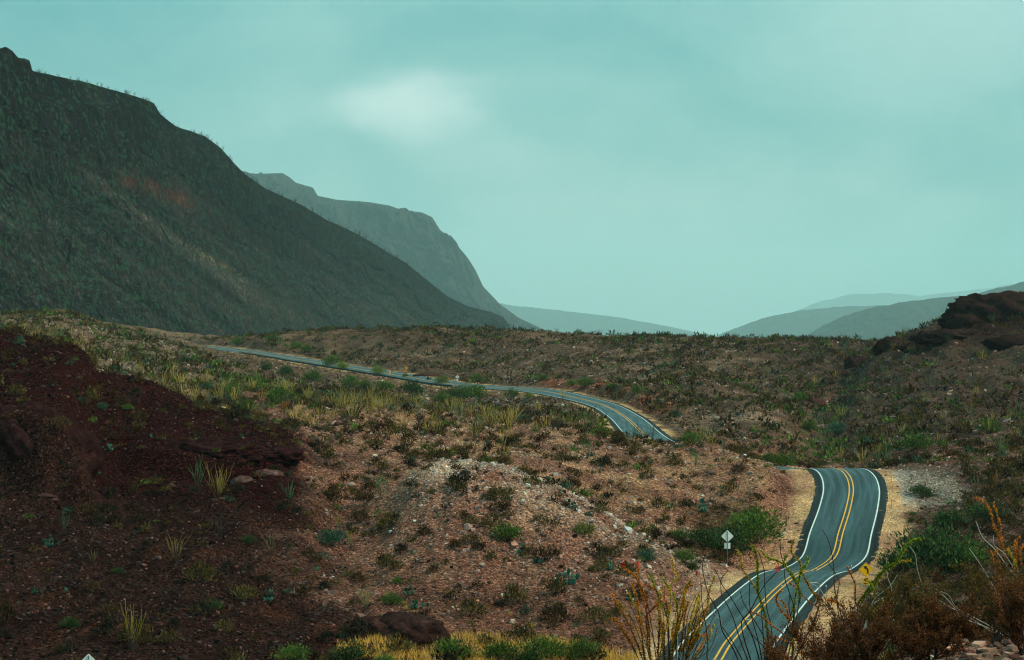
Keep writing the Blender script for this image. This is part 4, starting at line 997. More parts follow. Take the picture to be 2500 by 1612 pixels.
for i, (u, v, h, n, ct, bare, lab) in enumerate([
    (485, 1195, 92, 15, GG, 0, 'dark green ocotillo left of the yellow one under the ledge'), (531, 1225, 108, 20, YG, 0, 'yellow-green ocotillo beside the pale round boulder'), (931, 1217, 66, 14, (.09, .22, .06), 0, 'fresh green ocotillo at the left end of the stony crest'),
    (891, 1492, 68, 12, (.16, .21, .05), 0, 'small yellow-green ocotillo above the smooth dark slab'), (707, 1227, 60, 13, GG, 0, 'green ocotillo at the right foot of the red mound'), (155, 1302, 64, 13, (.05, .10, .06), 0, 'dim green ocotillo high on the dark left slope'),
    (431, 1376, 78, 17, (.26, .20, .05), .3, 'yellow tipped ocotillo in the middle of the dark left slope'), (228, 1376, 38, 9, (.13, .12, .05), 0, 'short faded ocotillo on the dark left slope'), (539, 1308, 60, 18, BD, 1, 'bare grey ocotillo on the rim of the dark left slope'),
    (665, 1355, 62, 9, (.14, .16, .07), .3, 'sparse ocotillo at the edge of the gully'), (322, 1592, 130, 26, (.30, .22, .04), .55, 'tall dark ocotillo with golden tips at the bottom left'), (830, 1300, 50, 10, (.24, .2, .05), 0, 'thin yellow ocotillo in the gully, upper'), (857, 1341, 62, 8, (.17, .2, .05), 0, 'thin yellow-green ocotillo in the gully, lower'),
    (1463, 1234, 48, 18, (.2, .17, .06), .3, 'spreading ocotillo behind the bright spur crest'), (1366, 1143, 50, 24, BD, .8, 'dense dark ocotillo on the flat behind the crest'), (1230, 1132, 58, 14, YG, 0, 'golden ocotillo on the flat behind the crest'), (1226, 1097, 56, 14, YG, 0, 'golden ocotillo behind another one on the flat'),
    (1148, 1023, 48, 16, YG, 0, 'tall ocotillo on the far edge of the flat, left'), (1204, 1020, 28, 12, YG, 0, 'short ocotillo on the far edge of the flat'), (1331, 1056, 46, 14, YG, 0, 'ocotillo in front of the far curve verge'), (1699, 1140, 42, 13, GG, 0, 'bluish green ocotillo on the right part of the flat'),
    (1768, 1114, 46, 15, (.10, .14, .08), .2, 'grey-green ocotillo near the right end of the flat'), (1709, 1097, 42, 14, (.14, .15, .08), .2, 'grey ocotillo at the far rim of the flat, right'), (1639, 1091, 48, 18, (.13, .12, .08), .4, 'grey twiggy ocotillo where the far road disappears'), (1563, 1073, 32, 12, (.12, .13, .08), .3, 'small ocotillo overlapping the far road'),
    (2382, 1200, 48, 15, (.09, .13, .07), 0, 'grey-green ocotillo on the right bank'), (2434, 1196, 54, 10, (.33, .14, .04), 0, 'orange ocotillo on the right bank near the edge'), (1112, 1146, 30, 10, (.3, .28, .24), 1, 'pale dead ocotillo at the left of the crest')]):
    ocotillo_canes(hit(u, v, 110), h, 200 + i, n, (.045, .045, .04), ct, lab, .5 if n > 10 else .4, bare)

# ---- prickly pears, chollas, tufts
for i, (u, v, w, lab) in enumerate([(1072, 1262, 18, 'little teal prickly pear upper on the stony slope'), (1008, 1352, 16, 'small teal prickly pear left on the stony slope'), (1000, 1452, 28, 'teal prickly pear low on the stony slope'), (1376, 1428, 48, 'largest teal prickly pear clump on the stony slope'), (1310, 1376, 24, 'teal prickly pear left of the largest clump'), (1276, 1352, 26, 'prickly pear under the spreading green bush'),
    (1400, 1245, 32, 'grey-green prickly pear on the spur crest'), (1490, 1392, 26, 'teal prickly pear near the orange ocotillos'), (1545, 1470, 34, 'dark prickly pear behind the orange ocotillos'), (769, 1394, 16, 'tiny teal prickly pear on the dark rib'), (1011, 1488, 30, 'prickly pear beside golden tufts above the slab'), (1714, 1250, 34, 'round bluish prickly pear above the big green bush'), (371, 1068, 14, 'pale prickly pear on the red mound'), (267, 1100, 22, 'dim teal prickly pear in the red mound recess'),
    (233, 1160, 26, 'pale leafy prickly pear below the big rock face'), (91, 1450, 24, 'pale agave-like pear on the dark left slope'), (158, 1448, 18, 'upright teal pear beside the pale one'), (659, 1468, 30, 'teal prickly pear at the edge of the left slope'), (129, 1335, 34, 'dark teal pear clump on the left slope'), (1043, 930, 14, 'tiny pale pear before the low dark rock bank'), (1285, 985, 14, 'pale teal pear by the far road edge')]):
    p = hit(u, v, 110); s_ = w / F * p[1] / .85
    put('prickly_pear', PEAR[i % 3], p, s_, lab, 'prickly pear', 'prickly pears on the slopes'); used.append((p[0], p[1], s_ * .4))
for i, (u, v, w, lab) in enumerate([(493, 1000, 16, 'round straw coloured cholla on the right shoulder of the red mound'), (657, 1050, 13, 'small pale cholla on the rim of the red mound'), (1001, 1158, 22, 'pale round cholla on the stony crest'), (985, 1140, 14, 'small pale cholla behind the round one'), (1180, 1255, 12, 'grey cholla on the stony slope'), (576, 1018, 12, 'pale cholla between red mound and ocotillos')]):
    p = hit(u, v, 110); s_ = w / F * p[1] / 1.1
    put('cholla', CHOL[0], p, s_, lab, 'cactus', 'pale chollas'); used.append((p[0], p[1], s_ * .5))
for i, (u, v, w, lab) in enumerate([(1015, 1500, 24, 'golden grass tuft above the slab, lowest of three'), (991, 1488, 20, 'golden grass tuft above the slab, middle of three'), (988, 1474, 18, 'golden grass tuft above the slab, highest of three'), (1299, 1532, 28, 'golden grass tuft alone at the foot of the stony hill'), (1241, 1502, 20, 'faded grass tuft at the foot of the stony hill'), (2170, 1328, 16, 'orange grass tuft on the tan verge beside a delineator'), (2150, 1250, 12, 'small yellow tuft at the right road edge'), (1338, 1272, 14, 'yellow grass tuft on the spur crest')]):
    p = hit(u, v, 110); s_ = w / F * p[1] / .8
    put('grass_tuft', TUFT[i % 3], p, s_, lab, 'grass tuft', 'golden grass tufts')

# ---- scattered scrub: nearest as individuals, the rest as masses
def mass(name, label, tmpl, u, Y, z, s, colj, mat, seed):
    """tmpl: list of (V, F, C) unit plants"""
    rg = np.random.default_rng(seed); Vs, Fs, Cs = [], [], []; off = 0
    ti = rg.integers(0, len(tmpl), len(u)); a = rg.uniform(0, 6.28, len(u))
    for k, (V, Fc, C) in enumerate(tmpl):
        m_ = np.where(ti == k)[0]
        if not len(m_): continue
        c, s_ = np.cos(a[m_])[:, None], np.sin(a[m_])[:, None]; sc_ = s[m_][:, None]
        X = (V[None, :, 0] * c - V[None, :, 1] * s_) * sc_ + ((u[m_] - UC) / F * Y[m_])[:, None]
        Yw = (V[None, :, 0] * s_ + V[None, :, 1] * c) * sc_ + Y[m_][:, None]; Zw = V[None, :, 2] * sc_ + z[m_][:, None]
        Vs.append(np.stack([X, Yw, Zw], -1).reshape(-1, 3)); Cs.append((C[None] * colj[m_][:, None, :]).reshape(-1, 3))
        Fs.append((Fc[None] + (np.arange(len(m_)) * len(V))[:, None, None]).reshape(-1, Fc.shape[1]) + off); off += len(m_) * len(V)
    o = link(name, mesh_np(name, np.concatenate(Vs), np.concatenate(Fs), mat, np.concatenate(Cs)))
    return tag(o, label, kind='stuff')
def leaf_tmpl(seed, n, clumps, leaf, wd, flat=.75):
    rg = np.random.default_rng(seed)
    f, _ = shrub_parts(seed, n, clumps, leaf, wd, ((.38, .38, .38), (1.5, 1.5, 1.5)), flat, 0)
    return np.concatenate(f.V), np.concatenate(f.T), np.concatenate(f.C)
def oco_tmpl(seed, n, h, rad):
    canes, rg = ocotillo_mb(seed, n, h, .55, (.3, .3, .3), (1, 1, 1), rad, 0, 2); m_ = MB()
    for P, R, cc, isb, cj in canes: m_.tube(P, R, 3, cc)
    return np.concatenate(m_.V), np.concatenate(m_.Q), np.concatenate(m_.C)
T_MID = [leaf_tmpl(100 + i, 90, 11, .26, .13) for i in range(6)]
T_FAR = [leaf_tmpl(110 + i, 22, 7, .42, .22) for i in range(6)]
T_OCO = [oco_tmpl(120 + i, 9, 3.0, .05) for i in range(5)]
PAL = np.array([OLIVE[1], BROWN[1], DARK[1], GREEN[1], TEAL[1]]) * .8
def thin(u, Y, z, r):
    """keep plants from piling up (grid thinning)"""
    x = (u - UC) / F * Y; key = (np.floor(x / r).astype(int) * 100003 + np.floor(Y / r).astype(int)); _, k = np.unique(key, return_index=True)
    return k
# creosote and other brown scrub
u, Y = scatter(5200, 118, 345, -200, 2700); z = samp(ZZ, u, Y); x = (u - UC) / F * Y
clump = fbm(x, Y, 14, 3, .5, 41.0); rd = samp(RD, u, Y)
dens = .55 + .35 * clump
dens = np.where((u > 2120) & (Y < 275), .95, dens); dens = np.where((u < 800) & (Y < 245), .40 + .3 * clump, dens); dens = np.where((Y > 225) & (u > 850) & (u < 1900), .55 + .3 * clump, dens)
dens = np.where((Y > 290) & (u < 800), 1.0, dens)
gul = (u > 1600) & (u < 1850) & (Y > 200) & (Y < 236); dens = np.where(gul, 1.0, dens)
turnm = samp(turn, u, Y)
ok = (rng.random(len(u)) < dens) & (rd > HALF + 3.8) & (turnm < .2) & (HZ - z / Y * F < 1660)
u, Y, z = u[ok], Y[ok], z[ok]; k = thin(u, Y, z, 1.5); u, Y, z = u[k], Y[k], z[k]
keep = np.array([free((a - UC) / F * b, b, .8) for a, b in zip(u, Y)]); u, Y, z = u[keep], Y[keep], z[keep]
s = np.clip(rng.lognormal(-.2, .38, len(u)), .35, 1.8) * np.where(u > 2120, 1.3, 1.0)
vis = seen(u, Y, z + s * .5) & (u > 0) & (u < 2500) & (HZ - z / Y * F < 1615)
order = np.argsort(-(s / Y) * vis); pick = order[:295]; rest = np.setdiff1d(np.arange(len(u)), pick)
for i in pick:
    zn = zone(u[i], Y[i])
    look = rng.choice(['olive', 'rusty brown', 'dark'], p=[.5, .3, .2] if u[i] > 850 else [.2, .35, .45])
    me = CRE[look][int(rng.integers(0, 3))]
    size = 'large' if s[i] > 1.25 else 'small' if s[i] < 1.0 else 'medium'
    put('creosote_bush', me, ((u[i] - UC) / F * Y[i], Y[i], z[i]), float(s[i]), 'bush', 'bush', 'creosote bushes ' + zn, None, float(s[i] * rng.uniform(.7, 1.0)))
    later(LAST[0], u[i], f'{size} {look} creosote bush', zn)
pi = rng.choice(5, len(rest), p=[.40, .27, .15, .10, .08]); cj = PAL[pi] * rng.uniform(.6, 1.3, (len(rest), 1))
mass('low_scrub', 'low brown and olive scrub scattered over the near slopes', T_MID, u[rest], Y[rest], z[rest], s[rest], cj, M_LEAF, 301)
# far scrub
u, Y = scatter(34000, 345, 1000, -100, 2600); z = samp(ZZ, u, Y); x = (u - UC) / F * Y; rd = samp(RD, u, Y)
clump = fbm(x, Y, 46, 4, .6, 51.0); ok = (rng.random(len(u)) < .52 + .85 * clump) & (rd > HALF + 2.6) & seen(u, Y, z + 1.2)
u, Y, z, x, clump = u[ok], Y[ok], z[ok], x[ok], clump[ok]
s = np.clip(rng.lognormal(.02, .48, len(u)), .4, 2.6)
s = np.where((samp(RSIDE, u, Y) < 0) & (samp(RD, u, Y) < 48) & (Y > 470), s * .42, s)
wash = np.exp(-((u - 2010 - (Y - 430) * .25) / 70) ** 2) * (Y < 560) + np.exp(-((u - 640) / 150) ** 2 - ((Y - 430) / 80) ** 2)
r_ = rng.random(len(u)) - .45 * wash - .08 * (u < 620)
pi = np.where(r_ < .13, 3, np.where(r_ < .20, 4, np.where(r_ < .55, 0, np.where(r_ < .88, 1, 2))))
cj = PAL[pi] * rng.uniform(.6, 1.35, (len(u), 1))
mass('far_scrub', 'dense low scrub covering the far slopes and mesa', T_FAR, u, Y, z, s, cj, M_LEAF, 302)
# ocotillos beyond the hand-placed ones
u, Y = scatter(2300, 255, 900, -100, 2600); z = samp(ZZ, u, Y); x = (u - UC) / F * Y; rd = samp(RD, u, Y)
cl = fbm(x, Y, 30, 3, .5, 61.0)
band = ((Y < 345) & (u > 380) & (u < 1900)) * .9 + ((Y > 300) & (u > 2000)) * .42 + ((u < 620) & (Y > 290)) * .40 + (Y > 760) * .40 + .10
ok = (rng.random(len(u)) < band * (.8 + .8 * cl)) & (rd > 8.0) & seen(u, Y, z + 2.6)
u, Y, z = u[ok], Y[ok], z[ok]
u2 = rng.uniform(380, 1250, 90); Y2 = rng.uniform(262, 350, 90); u = np.concatenate([u, u2]); Y = np.concatenate([Y, Y2]); z = np.concatenate([z, samp(ZZ, u2, Y2)])
keep = np.array([free((a - UC) / F * b, b, 1.2) for a, b in zip(u, Y)]); u, Y, z = u[keep], Y[keep], z[keep]
s = rng.uniform(.6, 1.15, len(u)); vis = seen(u, Y, z + 2.0) & (u > 0) & (u < 2500)
order = np.argsort(-(s / Y) * vis); pick = order[:285]; pick = pick[vis[pick]]; rest = np.setdiff1d(np.arange(len(u)), pick)
for i in pick:
    zn = zone(u[i], Y[i])
    look = rng.choice(['yellow-green', 'grey-green', 'bare dark', 'orange-leaved'], p=[.52, .30, .12, .06] if u[i] < 1500 else [.25, .5, .13, .12])
    size = 'tall' if s[i] > .95 else 'short' if s[i] < .75 else 'medium'
    put('ocotillo', OCO[look][int(rng.integers(0, len(OCO[look])))], ((u[i] - UC) / F * Y[i], Y[i], z[i]), float(s[i]), 'ocotillo', 'ocotillo', 'ocotillos ' + zn)
    later(LAST[0], u[i], f'{size} {look} ocotillo', zn)
cj = np.where(rng.random((len(rest), 1)) < .4, np.array([[.24, .20, .06]]), np.array([[.09, .12, .08]])) * rng.uniform(.7, 1.2, (len(rest), 1))
mass('distant_ocotillos', 'ocotillos dotting the mesa rim and far slopes', T_OCO, u[rest], Y[rest], z[rest], s[rest], cj, M_LEAF, 303)
# scrub on the near mountain, tiny from here
fl = MT['t'] < 1.0; idx = np.where(fl.ravel())[0]; w_ = rng.choice(idx, 9000); uu = MT['u'].ravel()[w_]
mx_, my_, mz_ = MT['x'].ravel()[w_], MT['y'].ravel()[w_], MT['z'].ravel()[w_]
s = rng.uniform(1.0, 3.2, len(w_)) * np.clip(my_ / 2200, .5, 2.2) * np.where(MT['t'].ravel()[w_] > .75, .6, 1); gn = rng.random((len(w_), 1))
cj = np.where(gn < .6, np.array([[.030, .085, .050]]), np.array([[.04, .036, .026]])) * rng.uniform(.6, 1.4, (len(w_), 1))
mass('mountain_scrub', 'small green shrubs dotting the talus of the near mountain', T_FAR[:3], mx_ / my_ * F + UC, my_, mz_ - .2, s, cj, M_LEAF, 304)
rid = np.where((MT['t'] > .985) & (MT['t'] < 1.001) & (MT['u'] > 80) & (MT['u'] < 1000))
w_ = rng.integers(0, len(rid[0]), 90); pt = [MT[c][rid][w_] for c in 'xyz']
mass('ridge_ocotillos', 'spiky plants along the skyline of the near mountain', T_OCO, pt[0] / pt[1] * F + UC, pt[1], pt[2] - .5, rng.uniform(1.2, 2.4, 90) * np.clip(pt[1] / 2200, .6, 2), np.full((90, 3), .05), M_LEAF, 305)

# ---- grass along the verges
def blades(name, label, u, Y, h, wd, c0, c1, seed, spread=.45):
    rg = np.random.default_rng(seed); n = len(u); P = np.stack([(u - UC) / F * Y, Y, samp(ZZ, u, Y) - .02], 1)
    D = np.concatenate([rg.normal(0, spread, (n, 2)), np.ones((n, 1))], 1)
    V, T = leaf_tris(P, D, h * rg.uniform(.5, 1.2, n), wd, rg); c = mixc(c0, c1, rg.random(n))
    return tag(link(name, mesh_np(name, V, T, M_GRASS, np.repeat(c, 3, 0))), label, kind='stuff')
u, Y = scatter(60000, 136, 330, 700, 2420); rd = samp(RD, u, Y); sd = samp(RSIDE, u, Y); x = (u - UC) / F * Y
gn = fbm(x, Y, 5, 3, .55, 71.0)
ok = (rd > HALF + .15) & (rd < HALF + 3.6 + gn) & (samp(turn, u, Y) < .3) & (rng.random(len(u)) < .22 + .7 * gn)
blades('verge_grass', 'short straw coloured grass along the near road verges', u[ok], Y[ok], .18, .06, (.22, .14, .06), (.46, .33, .17), 401, .6)
ok = (rd > HALF + .05) & (rd < HALF + 1.1) & (gn > -.1)
blades('green_verge_grass', 'thin line of green grass at the asphalt edge', u[ok], Y[ok], .20, .06, (.16, .17, .03), (.38, .33, .07), 402, .5)
u, Y = scatter(26000, 340, 920, 300, 1800); rd = samp(RD, u, Y); ok = (rd > HALF + .1) & (rd < HALF + 2.6) & ((samp(RSIDE, u, Y) > 0) | (Y < 560))
blades('far_verge_grass', 'straw coloured grass along the far road', u[ok], Y[ok], .3, .14, (.36, .23, .08), (.58, .42, .17), 403, .5)
u = rng.uniform(820, 1560, 15000); Y = rng.uniform(139, 151.5, 15000); x = (u - UC) / F * Y; gn = fbm(x, Y, 4, 3, .5, 81.0); vv = HZ - samp(ZZ, u, Y) / Y * F
ok = (samp(RD, u, Y) > HALF + .8) & (vv > 1552 + 45 * np.clip((u - 1300) / 250, 0, 1) + 20 * np.clip((950 - u) / 100, 0, 1)) & (rng.random(len(u)) < .75 + .6 * gn)
blades('golden_grass', 'tall golden grass strip at the bottom edge below the stony hill', u[ok], Y[ok], .62, .05, (.36, .18, .03), (.75, .46, .11), 404, .4)
#@@NEXT
# ------------------------------------------------------------------ foreground plants on the near hilltop
def z4(*p): return [(1480 + a / 4.594, 1300 + b / 4.594) for a, b in p]
def z5(*p): return [(1950 + a / 3.738, 1200 + b / 3.738) for a, b in p]
def smooth_line(P, step):
    return catmull(np.asarray(P, float), step)
LEAFC = {'o': ((.40, .09, .010), (.80, .28, .03)), 'g': ((.12, .20, .012), (.42, .44, .03)), 'y': ((.40, .21, .015), (.72, .50, .04))}
def fg_cane(root, base, pts, Y, kind, seed, rad=.008, leaf=.024, flower=False, dens=1.0, frm=0.0):
    """pts: photo points from tip down to where the cane leaves the picture; the cane goes on to the plant's base"""
    rg = np.random.default_rng(seed)
    n = len(pts); dep = Y + np.linspace(rg.uniform(-.35, .35), 0, n)
    P = np.array([px(u, v, d) for (u, v), d in zip(pts, dep)])
    b = np.asarray(base) + np.array([rg.normal(0, .05), rg.normal(0, .05), -.05])
    last = P[-1]; gap = np.linalg.norm(last - b)
    if gap > .15: P = np.vstack([P, last * .45 + b * .55 + np.array([0, 0, .04 * gap]), b])
    Q = smooth_line(P, .05) - np.asarray(base)
    t_ = np.linspace(0, 1, len(Q))
    R = rad * (.55 + .75 * t_)
    bark = mixc((.085, .055, .035) if kind != 'w' else (.34, .34, .31), (.035, .028, .025) if kind != 'w' else (.22, .22, .20), t_)
    if kind == 'd': bark = mixc((.045, .022, .018), (.018, .013, .012), t_)
    m_ = MB().tube(Q, R, 5, bark)
    cane = link('cane', m_.mesh('cane', M_STEM, True), root)
    if kind in LEAFC:
        L = np.concatenate([[0], np.cumsum(np.linalg.norm(np.diff(Q, axis=0), axis=1))]); tot = L[-1]
        vis = np.linalg.norm(np.diff(P[:n], axis=0), axis=1).sum()
        m = int(vis / .0026 * dens); sl = rg.uniform(0, vis, m) ** 1.0
        C = np.stack([np.interp(sl, L, Q[:, i]) for i in range(3)], 1)
        D = rg.normal(size=(m, 3)); D[:, 2] += .35
        V, T = leaf_tris(C + D / np.linalg.norm(D, axis=1)[:, None] * .006, D, leaf * 1.15 * rg.uniform(.6, 1.3, m), .018, rg)
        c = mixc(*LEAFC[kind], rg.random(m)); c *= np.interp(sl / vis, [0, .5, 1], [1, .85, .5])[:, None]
        tag(link('leaf_cover', MB().add(V, T, col=np.repeat(c, 3, 0)).mesh('leaf_cover', M_LEAF), cane), kind='stuff')
    if flower:
        m = 26; C = Q[0] + rg.normal(size=(m, 3)) * [.009, .009, .03] + [0, 0, .03]; D = rg.normal(size=(m, 3)) + [0, 0, .8]
        V, T = leaf_tris(C, D, .035, .016, rg)
        link('flower', MB().add(V, T, col=np.repeat(mixc((.45, .012, .012), (.75, .05, .03), rg.random(m)), 3, 0)).mesh('flower', M_LEAF), cane)
def fg_root(u, Y, label):
    x = (u - UC) / F * Y; p = np.array([x, Y, float(ground(x, Y))])
    return tag(link('ocotillo', None, None, tuple(p)), label, 'ocotillo', 'foreground ocotillos'), p
# A: orange-leaved ocotillo at the bottom
ra, pa = fg_root(1640, 27.0, 'orange-leaved ocotillo fanning up from the bottom edge left of the road')
A = [(z4((60, 690), (150, 850), (260, 1050), (400, 1400)), 'o', 0), (z4((355, 380), (370, 560), (430, 800), (470, 1000), (500, 1433)), 'o', 1), (z4((180, 375), (245, 435), (330, 500), (380, 600), (450, 760)), 'o', 1), (z4((310, 550), (300, 620), (345, 750), (370, 950), (400, 1150), (430, 1430)), 'o', 0),
     (z4((420, 580), (550, 640), (590, 750), (600, 980), (590, 1200), (580, 1430)), 'o', 0), (z4((740, 300), (760, 430), (810, 495), (715, 600), (725, 750), (700, 950), (640, 1200), (600, 1430)), 'y', 0), (z4((960, 540), (890, 620), (870, 750), (860, 900), (790, 1150), (720, 1433)), 'y', 0),
     (z4((970, 595), (905, 615), (880, 700), (880, 860), (800, 1100)), 'o', 0), (z4((1215, 490), (1150, 680), (1130, 900), (1000, 1200), (900, 1433)), 'y', 0), (z4((500, 480), (540, 600), (600, 720), (650, 850), (690, 1000), (700, 1200)), 'g', 0), (z4((630, 500), (680, 590), (740, 680), (790, 800), (800, 1000), (760, 1200)), 'g', 0),
     (z4((1110, 1155), (1000, 1180), (900, 1250), (840, 1350)), 'o', 0), (z4((1060, 1050), (1000, 1150), (960, 1250), (900, 1380)), 'y', 0), (z4((40, 960), (120, 1000), (210, 1150), (330, 1350)), 'o', 0), (z4((100, 960), (180, 1080), (300, 1270)), 'o', 0), (z4((660, 600), (650, 720), (690, 860), (700, 930)), 'o', 0),
     (z4((580, 800), (500, 880), (450, 930), (460, 1100), (470, 1300)), 'o', 0), (z4((1050, 700), (1010, 900), (960, 1050), (880, 1250)), 'y', 0), (z4((920, 780), (880, 950), (860, 1150), (820, 1350)), 'o', 0), (z4((860, 760), (830, 900), (790, 1050), (740, 1300)), 'o', 0), (z4((1140, 820), (1080, 950), (1000, 1080), (930, 1280)), 'o', 0),
     (z4((1020, 490), (985, 580), (950, 700), (930, 850), (900, 1100)), 'w', 1), (z4((620, 860), (660, 930), (710, 980), (790, 1100)), 'w', 0), (z4((1195, 760), (1200, 870), (1240, 950), (1290, 1000)), 'w', 0), (z4((640, 1010), (640, 1150), (660, 1350)), 'o', 0), (z4((1200, 740), (1230, 880), (1180, 1000), (1060, 1200), (960, 1420)), 'd', 0)]
for i, (pts, k_, fl_) in enumerate(A): fg_cane(ra, pa, pts, 27.0 + .25 * math.sin(i * 2.1), k_, 500 + i, flower=bool(fl_))
rg = np.random.default_rng(77)
for i in range(26):      # straight dark lower canes
    tu = 1500 + rg.uniform(0, 260); tv = rg.uniform(1440, 1550); bu = 1640 + (tu - 1640) * .45
    fg_cane(ra, pa, [(tu, tv), (tu * .6 + bu * .4 + rg.normal(0, 6), tv + 50), (bu, 1625)], 27.0 + rg.uniform(-.4, .4), rg.choice(['d', 'd', 'o', 'd', 'y']), 540 + i, rad=.007, dens=.6)
# B: green ocotillo with dark bare canes in front of the road
rb, pb_ = fg_root(1880, 25.5, 'green and dark caned ocotillo standing in front of the road')
B = [(z4((1630, 145), (1665, 190), (1690, 300), (1700, 470), (1700, 600), (1710, 700), (1760, 850), (1800, 1050), (1830, 1430)), 'g', 0, 1.5), (z4((1450, 200), (1500, 240), (1520, 400), (1600, 520), (1690, 650), (1720, 730)), 'y', 0, .8), (z4((1950, 90), (1960, 250), (1990, 370), (2010, 550), (2060, 690), (2110, 900)), 'd', 0, 1), (z4((2100, 90), (2075, 220), (2170, 330), (2190, 440), (2250, 560), (2320, 680), (2389, 800)), 'y', 0, .9),
     (z4((2270, 270), (2250, 350), (2190, 430), (2150, 600), (2120, 750), (2100, 1000), (2080, 1430)), 'g', 0, 1.4), (z4((1720, 195), (1830, 300), (1900, 310), (2000, 370), (2100, 500), (2140, 590)), 'g', 0, 1), (z4((2030, 255), (1995, 340), (2060, 450), (2120, 560), (2170, 660), (2160, 800)), 'g', 0, 1.3), (z4((1205, 400), (1280, 540), (1290, 680), (1350, 800), (1420, 950), (1500, 1200)), 'd', 0, 1),
     (z4((1370, 420), (1285, 545), (1380, 700), (1470, 850), (1560, 1000), (1650, 1200)), 'd', 0, 1), (z4((1505, 660), (1530, 770), (1600, 890), (1700, 1050), (1800, 1250)), 'd', 0, 1), (z4((1610, 560), (1605, 700), (1620, 900), (1700, 1200)), 'd', 0, 1), (z4((1720, 250), (1770, 420), (1780, 620), (1800, 850), (1850, 1050), (1860, 1300)), 'd', 0, 1),
     (z4((1970, 640), (1905, 740), (1950, 860), (2030, 950), (2070, 1050)), 'o', 0, 1), (z4((1910, 740), (1990, 790), (2035, 900), (2060, 1000)), 'o', 0, .8), (z4((1630, 890), (1760, 960), (1860, 1050), (1950, 1110), (2100, 1280)), 'o', 0, .5), (z4((1910, 1185), (2050, 1240), (2150, 1330), (2250, 1430)), 'o', 0, 1), (z4((2050, 560), (2150, 640), (2250, 760), (2389, 880)), 'o', 0, .5),
     (z4((1925, 430), (1870, 490), (1800, 560), (1720, 680), (1600, 900), (1520, 1000)), 'd', 1, 1), (z4((1060, 530), (1075, 800), (1110, 1000), (1140, 1250), (1140, 1433)), 'd', 0, 1), (z4((1090, 290), (1080, 400), (1150, 700), (1260, 900), (1300, 1100), (1420, 1300)), 'd', 0, 1), (z4((2260, 570), (2300, 650), (2389, 760)), 'o', 0, .8), (z4((1540, 1000), (1640, 1150), (1760, 1280), (1860, 1420)), 'd', 0, 1),
     (z4((2060, 690), (2050, 850), (2100, 1050), (2160, 1300)), 'd', 0, 1), (z4((1300, 1060), (1400, 1200), (1520, 1420)), 'd', 0, 1), (z4((2270, 560), (2389, 610)), 'w', 0, 1), (z4((2220, 980), (2190, 1100), (2160, 1300)), 'o', 0, .8)]
for i, (pts, k_, fl_, rr) in enumerate(B): fg_cane(rb, pb_, pts, 25.5 + .3 * math.sin(i * 1.7), k_, 600 + i, rad=.008 * (.8 + .3 * rr), leaf=.022 * (.8 + .25 * rr), flower=bool(fl_), dens=rr)
# C: arching green canes right of the sign; D: pale bare canes at the right edge
rc, pc = fg_root(2085, 27.5, 'ocotillo with one long green cane arching over the verge right of the sign')
Cc = [(z5((1110, 440), (1060, 445), (1000, 480), (930, 580), (890, 650), (760, 740), (680, 830), (600, 950), (550, 1010)), 'g', 1.7), (z5((1035, 630), (900, 650), (800, 720), (730, 800), (690, 870), (640, 910)), 'y', .8), (z5((830, 650), (760, 740), (700, 840), (640, 930), (580, 990)), 'g', 1.2), (z5((640, 830), (690, 900), (690, 970)), 'g', 1.2),
      (z5((900, 760), (830, 870), (750, 930), (680, 1000)), 'w', 1), (z5((800, 600), (810, 780), (850, 920)), 'w', 1), (z5((1010, 500), (1060, 570), (1080, 700), (1110, 810), (1140, 900)), 'w', 1), (z5((845, 930), (760, 980), (680, 1030)), 'w', 1), (z5((210, 345), (260, 420), (300, 560), (320, 700), (330, 900)), 'd', 1), (z5((265, 640), (340, 760), (370, 820), (350, 960)), 'd', 1),
      (z5((440, 690), (490, 790), (515, 850), (515, 1000)), 'o', .8), (z5((90, 830), (180, 880), (250, 990)), 'w', .6), (z5((1130, 845), (1050, 890), (960, 930)), 'w', .8), (z5((770, 1000), (720, 1070), (690, 1100)), 'y', 1.2), (z5((1070, 840), (1100, 920), (1180, 990), (1280, 1060), (1360, 1150)), 'o', .5), (z5((260, 990), (340, 1010), (420, 1080)), 'o', 1.4)]
for i, (pts, k_, rr) in enumerate(Cc): fg_cane(rc, pc, pts, 27.5 + .3 * math.sin(i * 1.3), k_, 700 + i, rad=.0085 * (.75 + .3 * rr), leaf=.024 * (.8 + .25 * rr), dens=rr)
rd_, pd_ = fg_root(2495, 26.0, 'pale bare ocotillo with orange leafed canes at the right edge')
Dd = [(z5((1615, 270), (1680, 420), (1790, 530), (1900, 680), (2000, 800), (2056, 900)), 'w', 1.1), (z5((1555, 520), (1640, 640), (1750, 820)), 'w', .9), (z5((1775, 400), (1785, 500), (1860, 550), (1950, 680), (2050, 800)), 'w', 1), (z5((1590, 60), (1690, 90), (1760, 220), (1790, 330), (1820, 400), (1870, 560), (1890, 620)), 'o', .9), (z5((1780, 100), (1830, 270), (1850, 430), (1880, 560), (1900, 640)), 'o', .7),
      (z5((1750, 530), (1790, 680), (1830, 800)), 'o', .7), (z5((1800, 520), (1820, 640), (1860, 760)), 'o', .6), (z5((2020, 400), (1975, 480), (1980, 620), (2000, 800), (2010, 950)), 'o', .8), (z5((2050, 480), (2020, 560), (2030, 700)), 'o', .8), (z5((1910, 530), (1950, 600), (1990, 720)), 'y', .8), (z5((1990, 480), (1990, 600), (1960, 680), (1980, 860)), 'o', .7),
      (z5((1880, 850), (1970, 950), (2020, 1040), (2050, 1120)), 'w', 1.2), (z5((1250, 890), (1330, 960), (1420, 1060), (1480, 1140)), 'w', .6), (z5((1290, 910), (1370, 950), (1440, 1060)), 'w', .6), (z5((1170, 850), (1220, 930), (1290, 1000)), 'w', .6)]
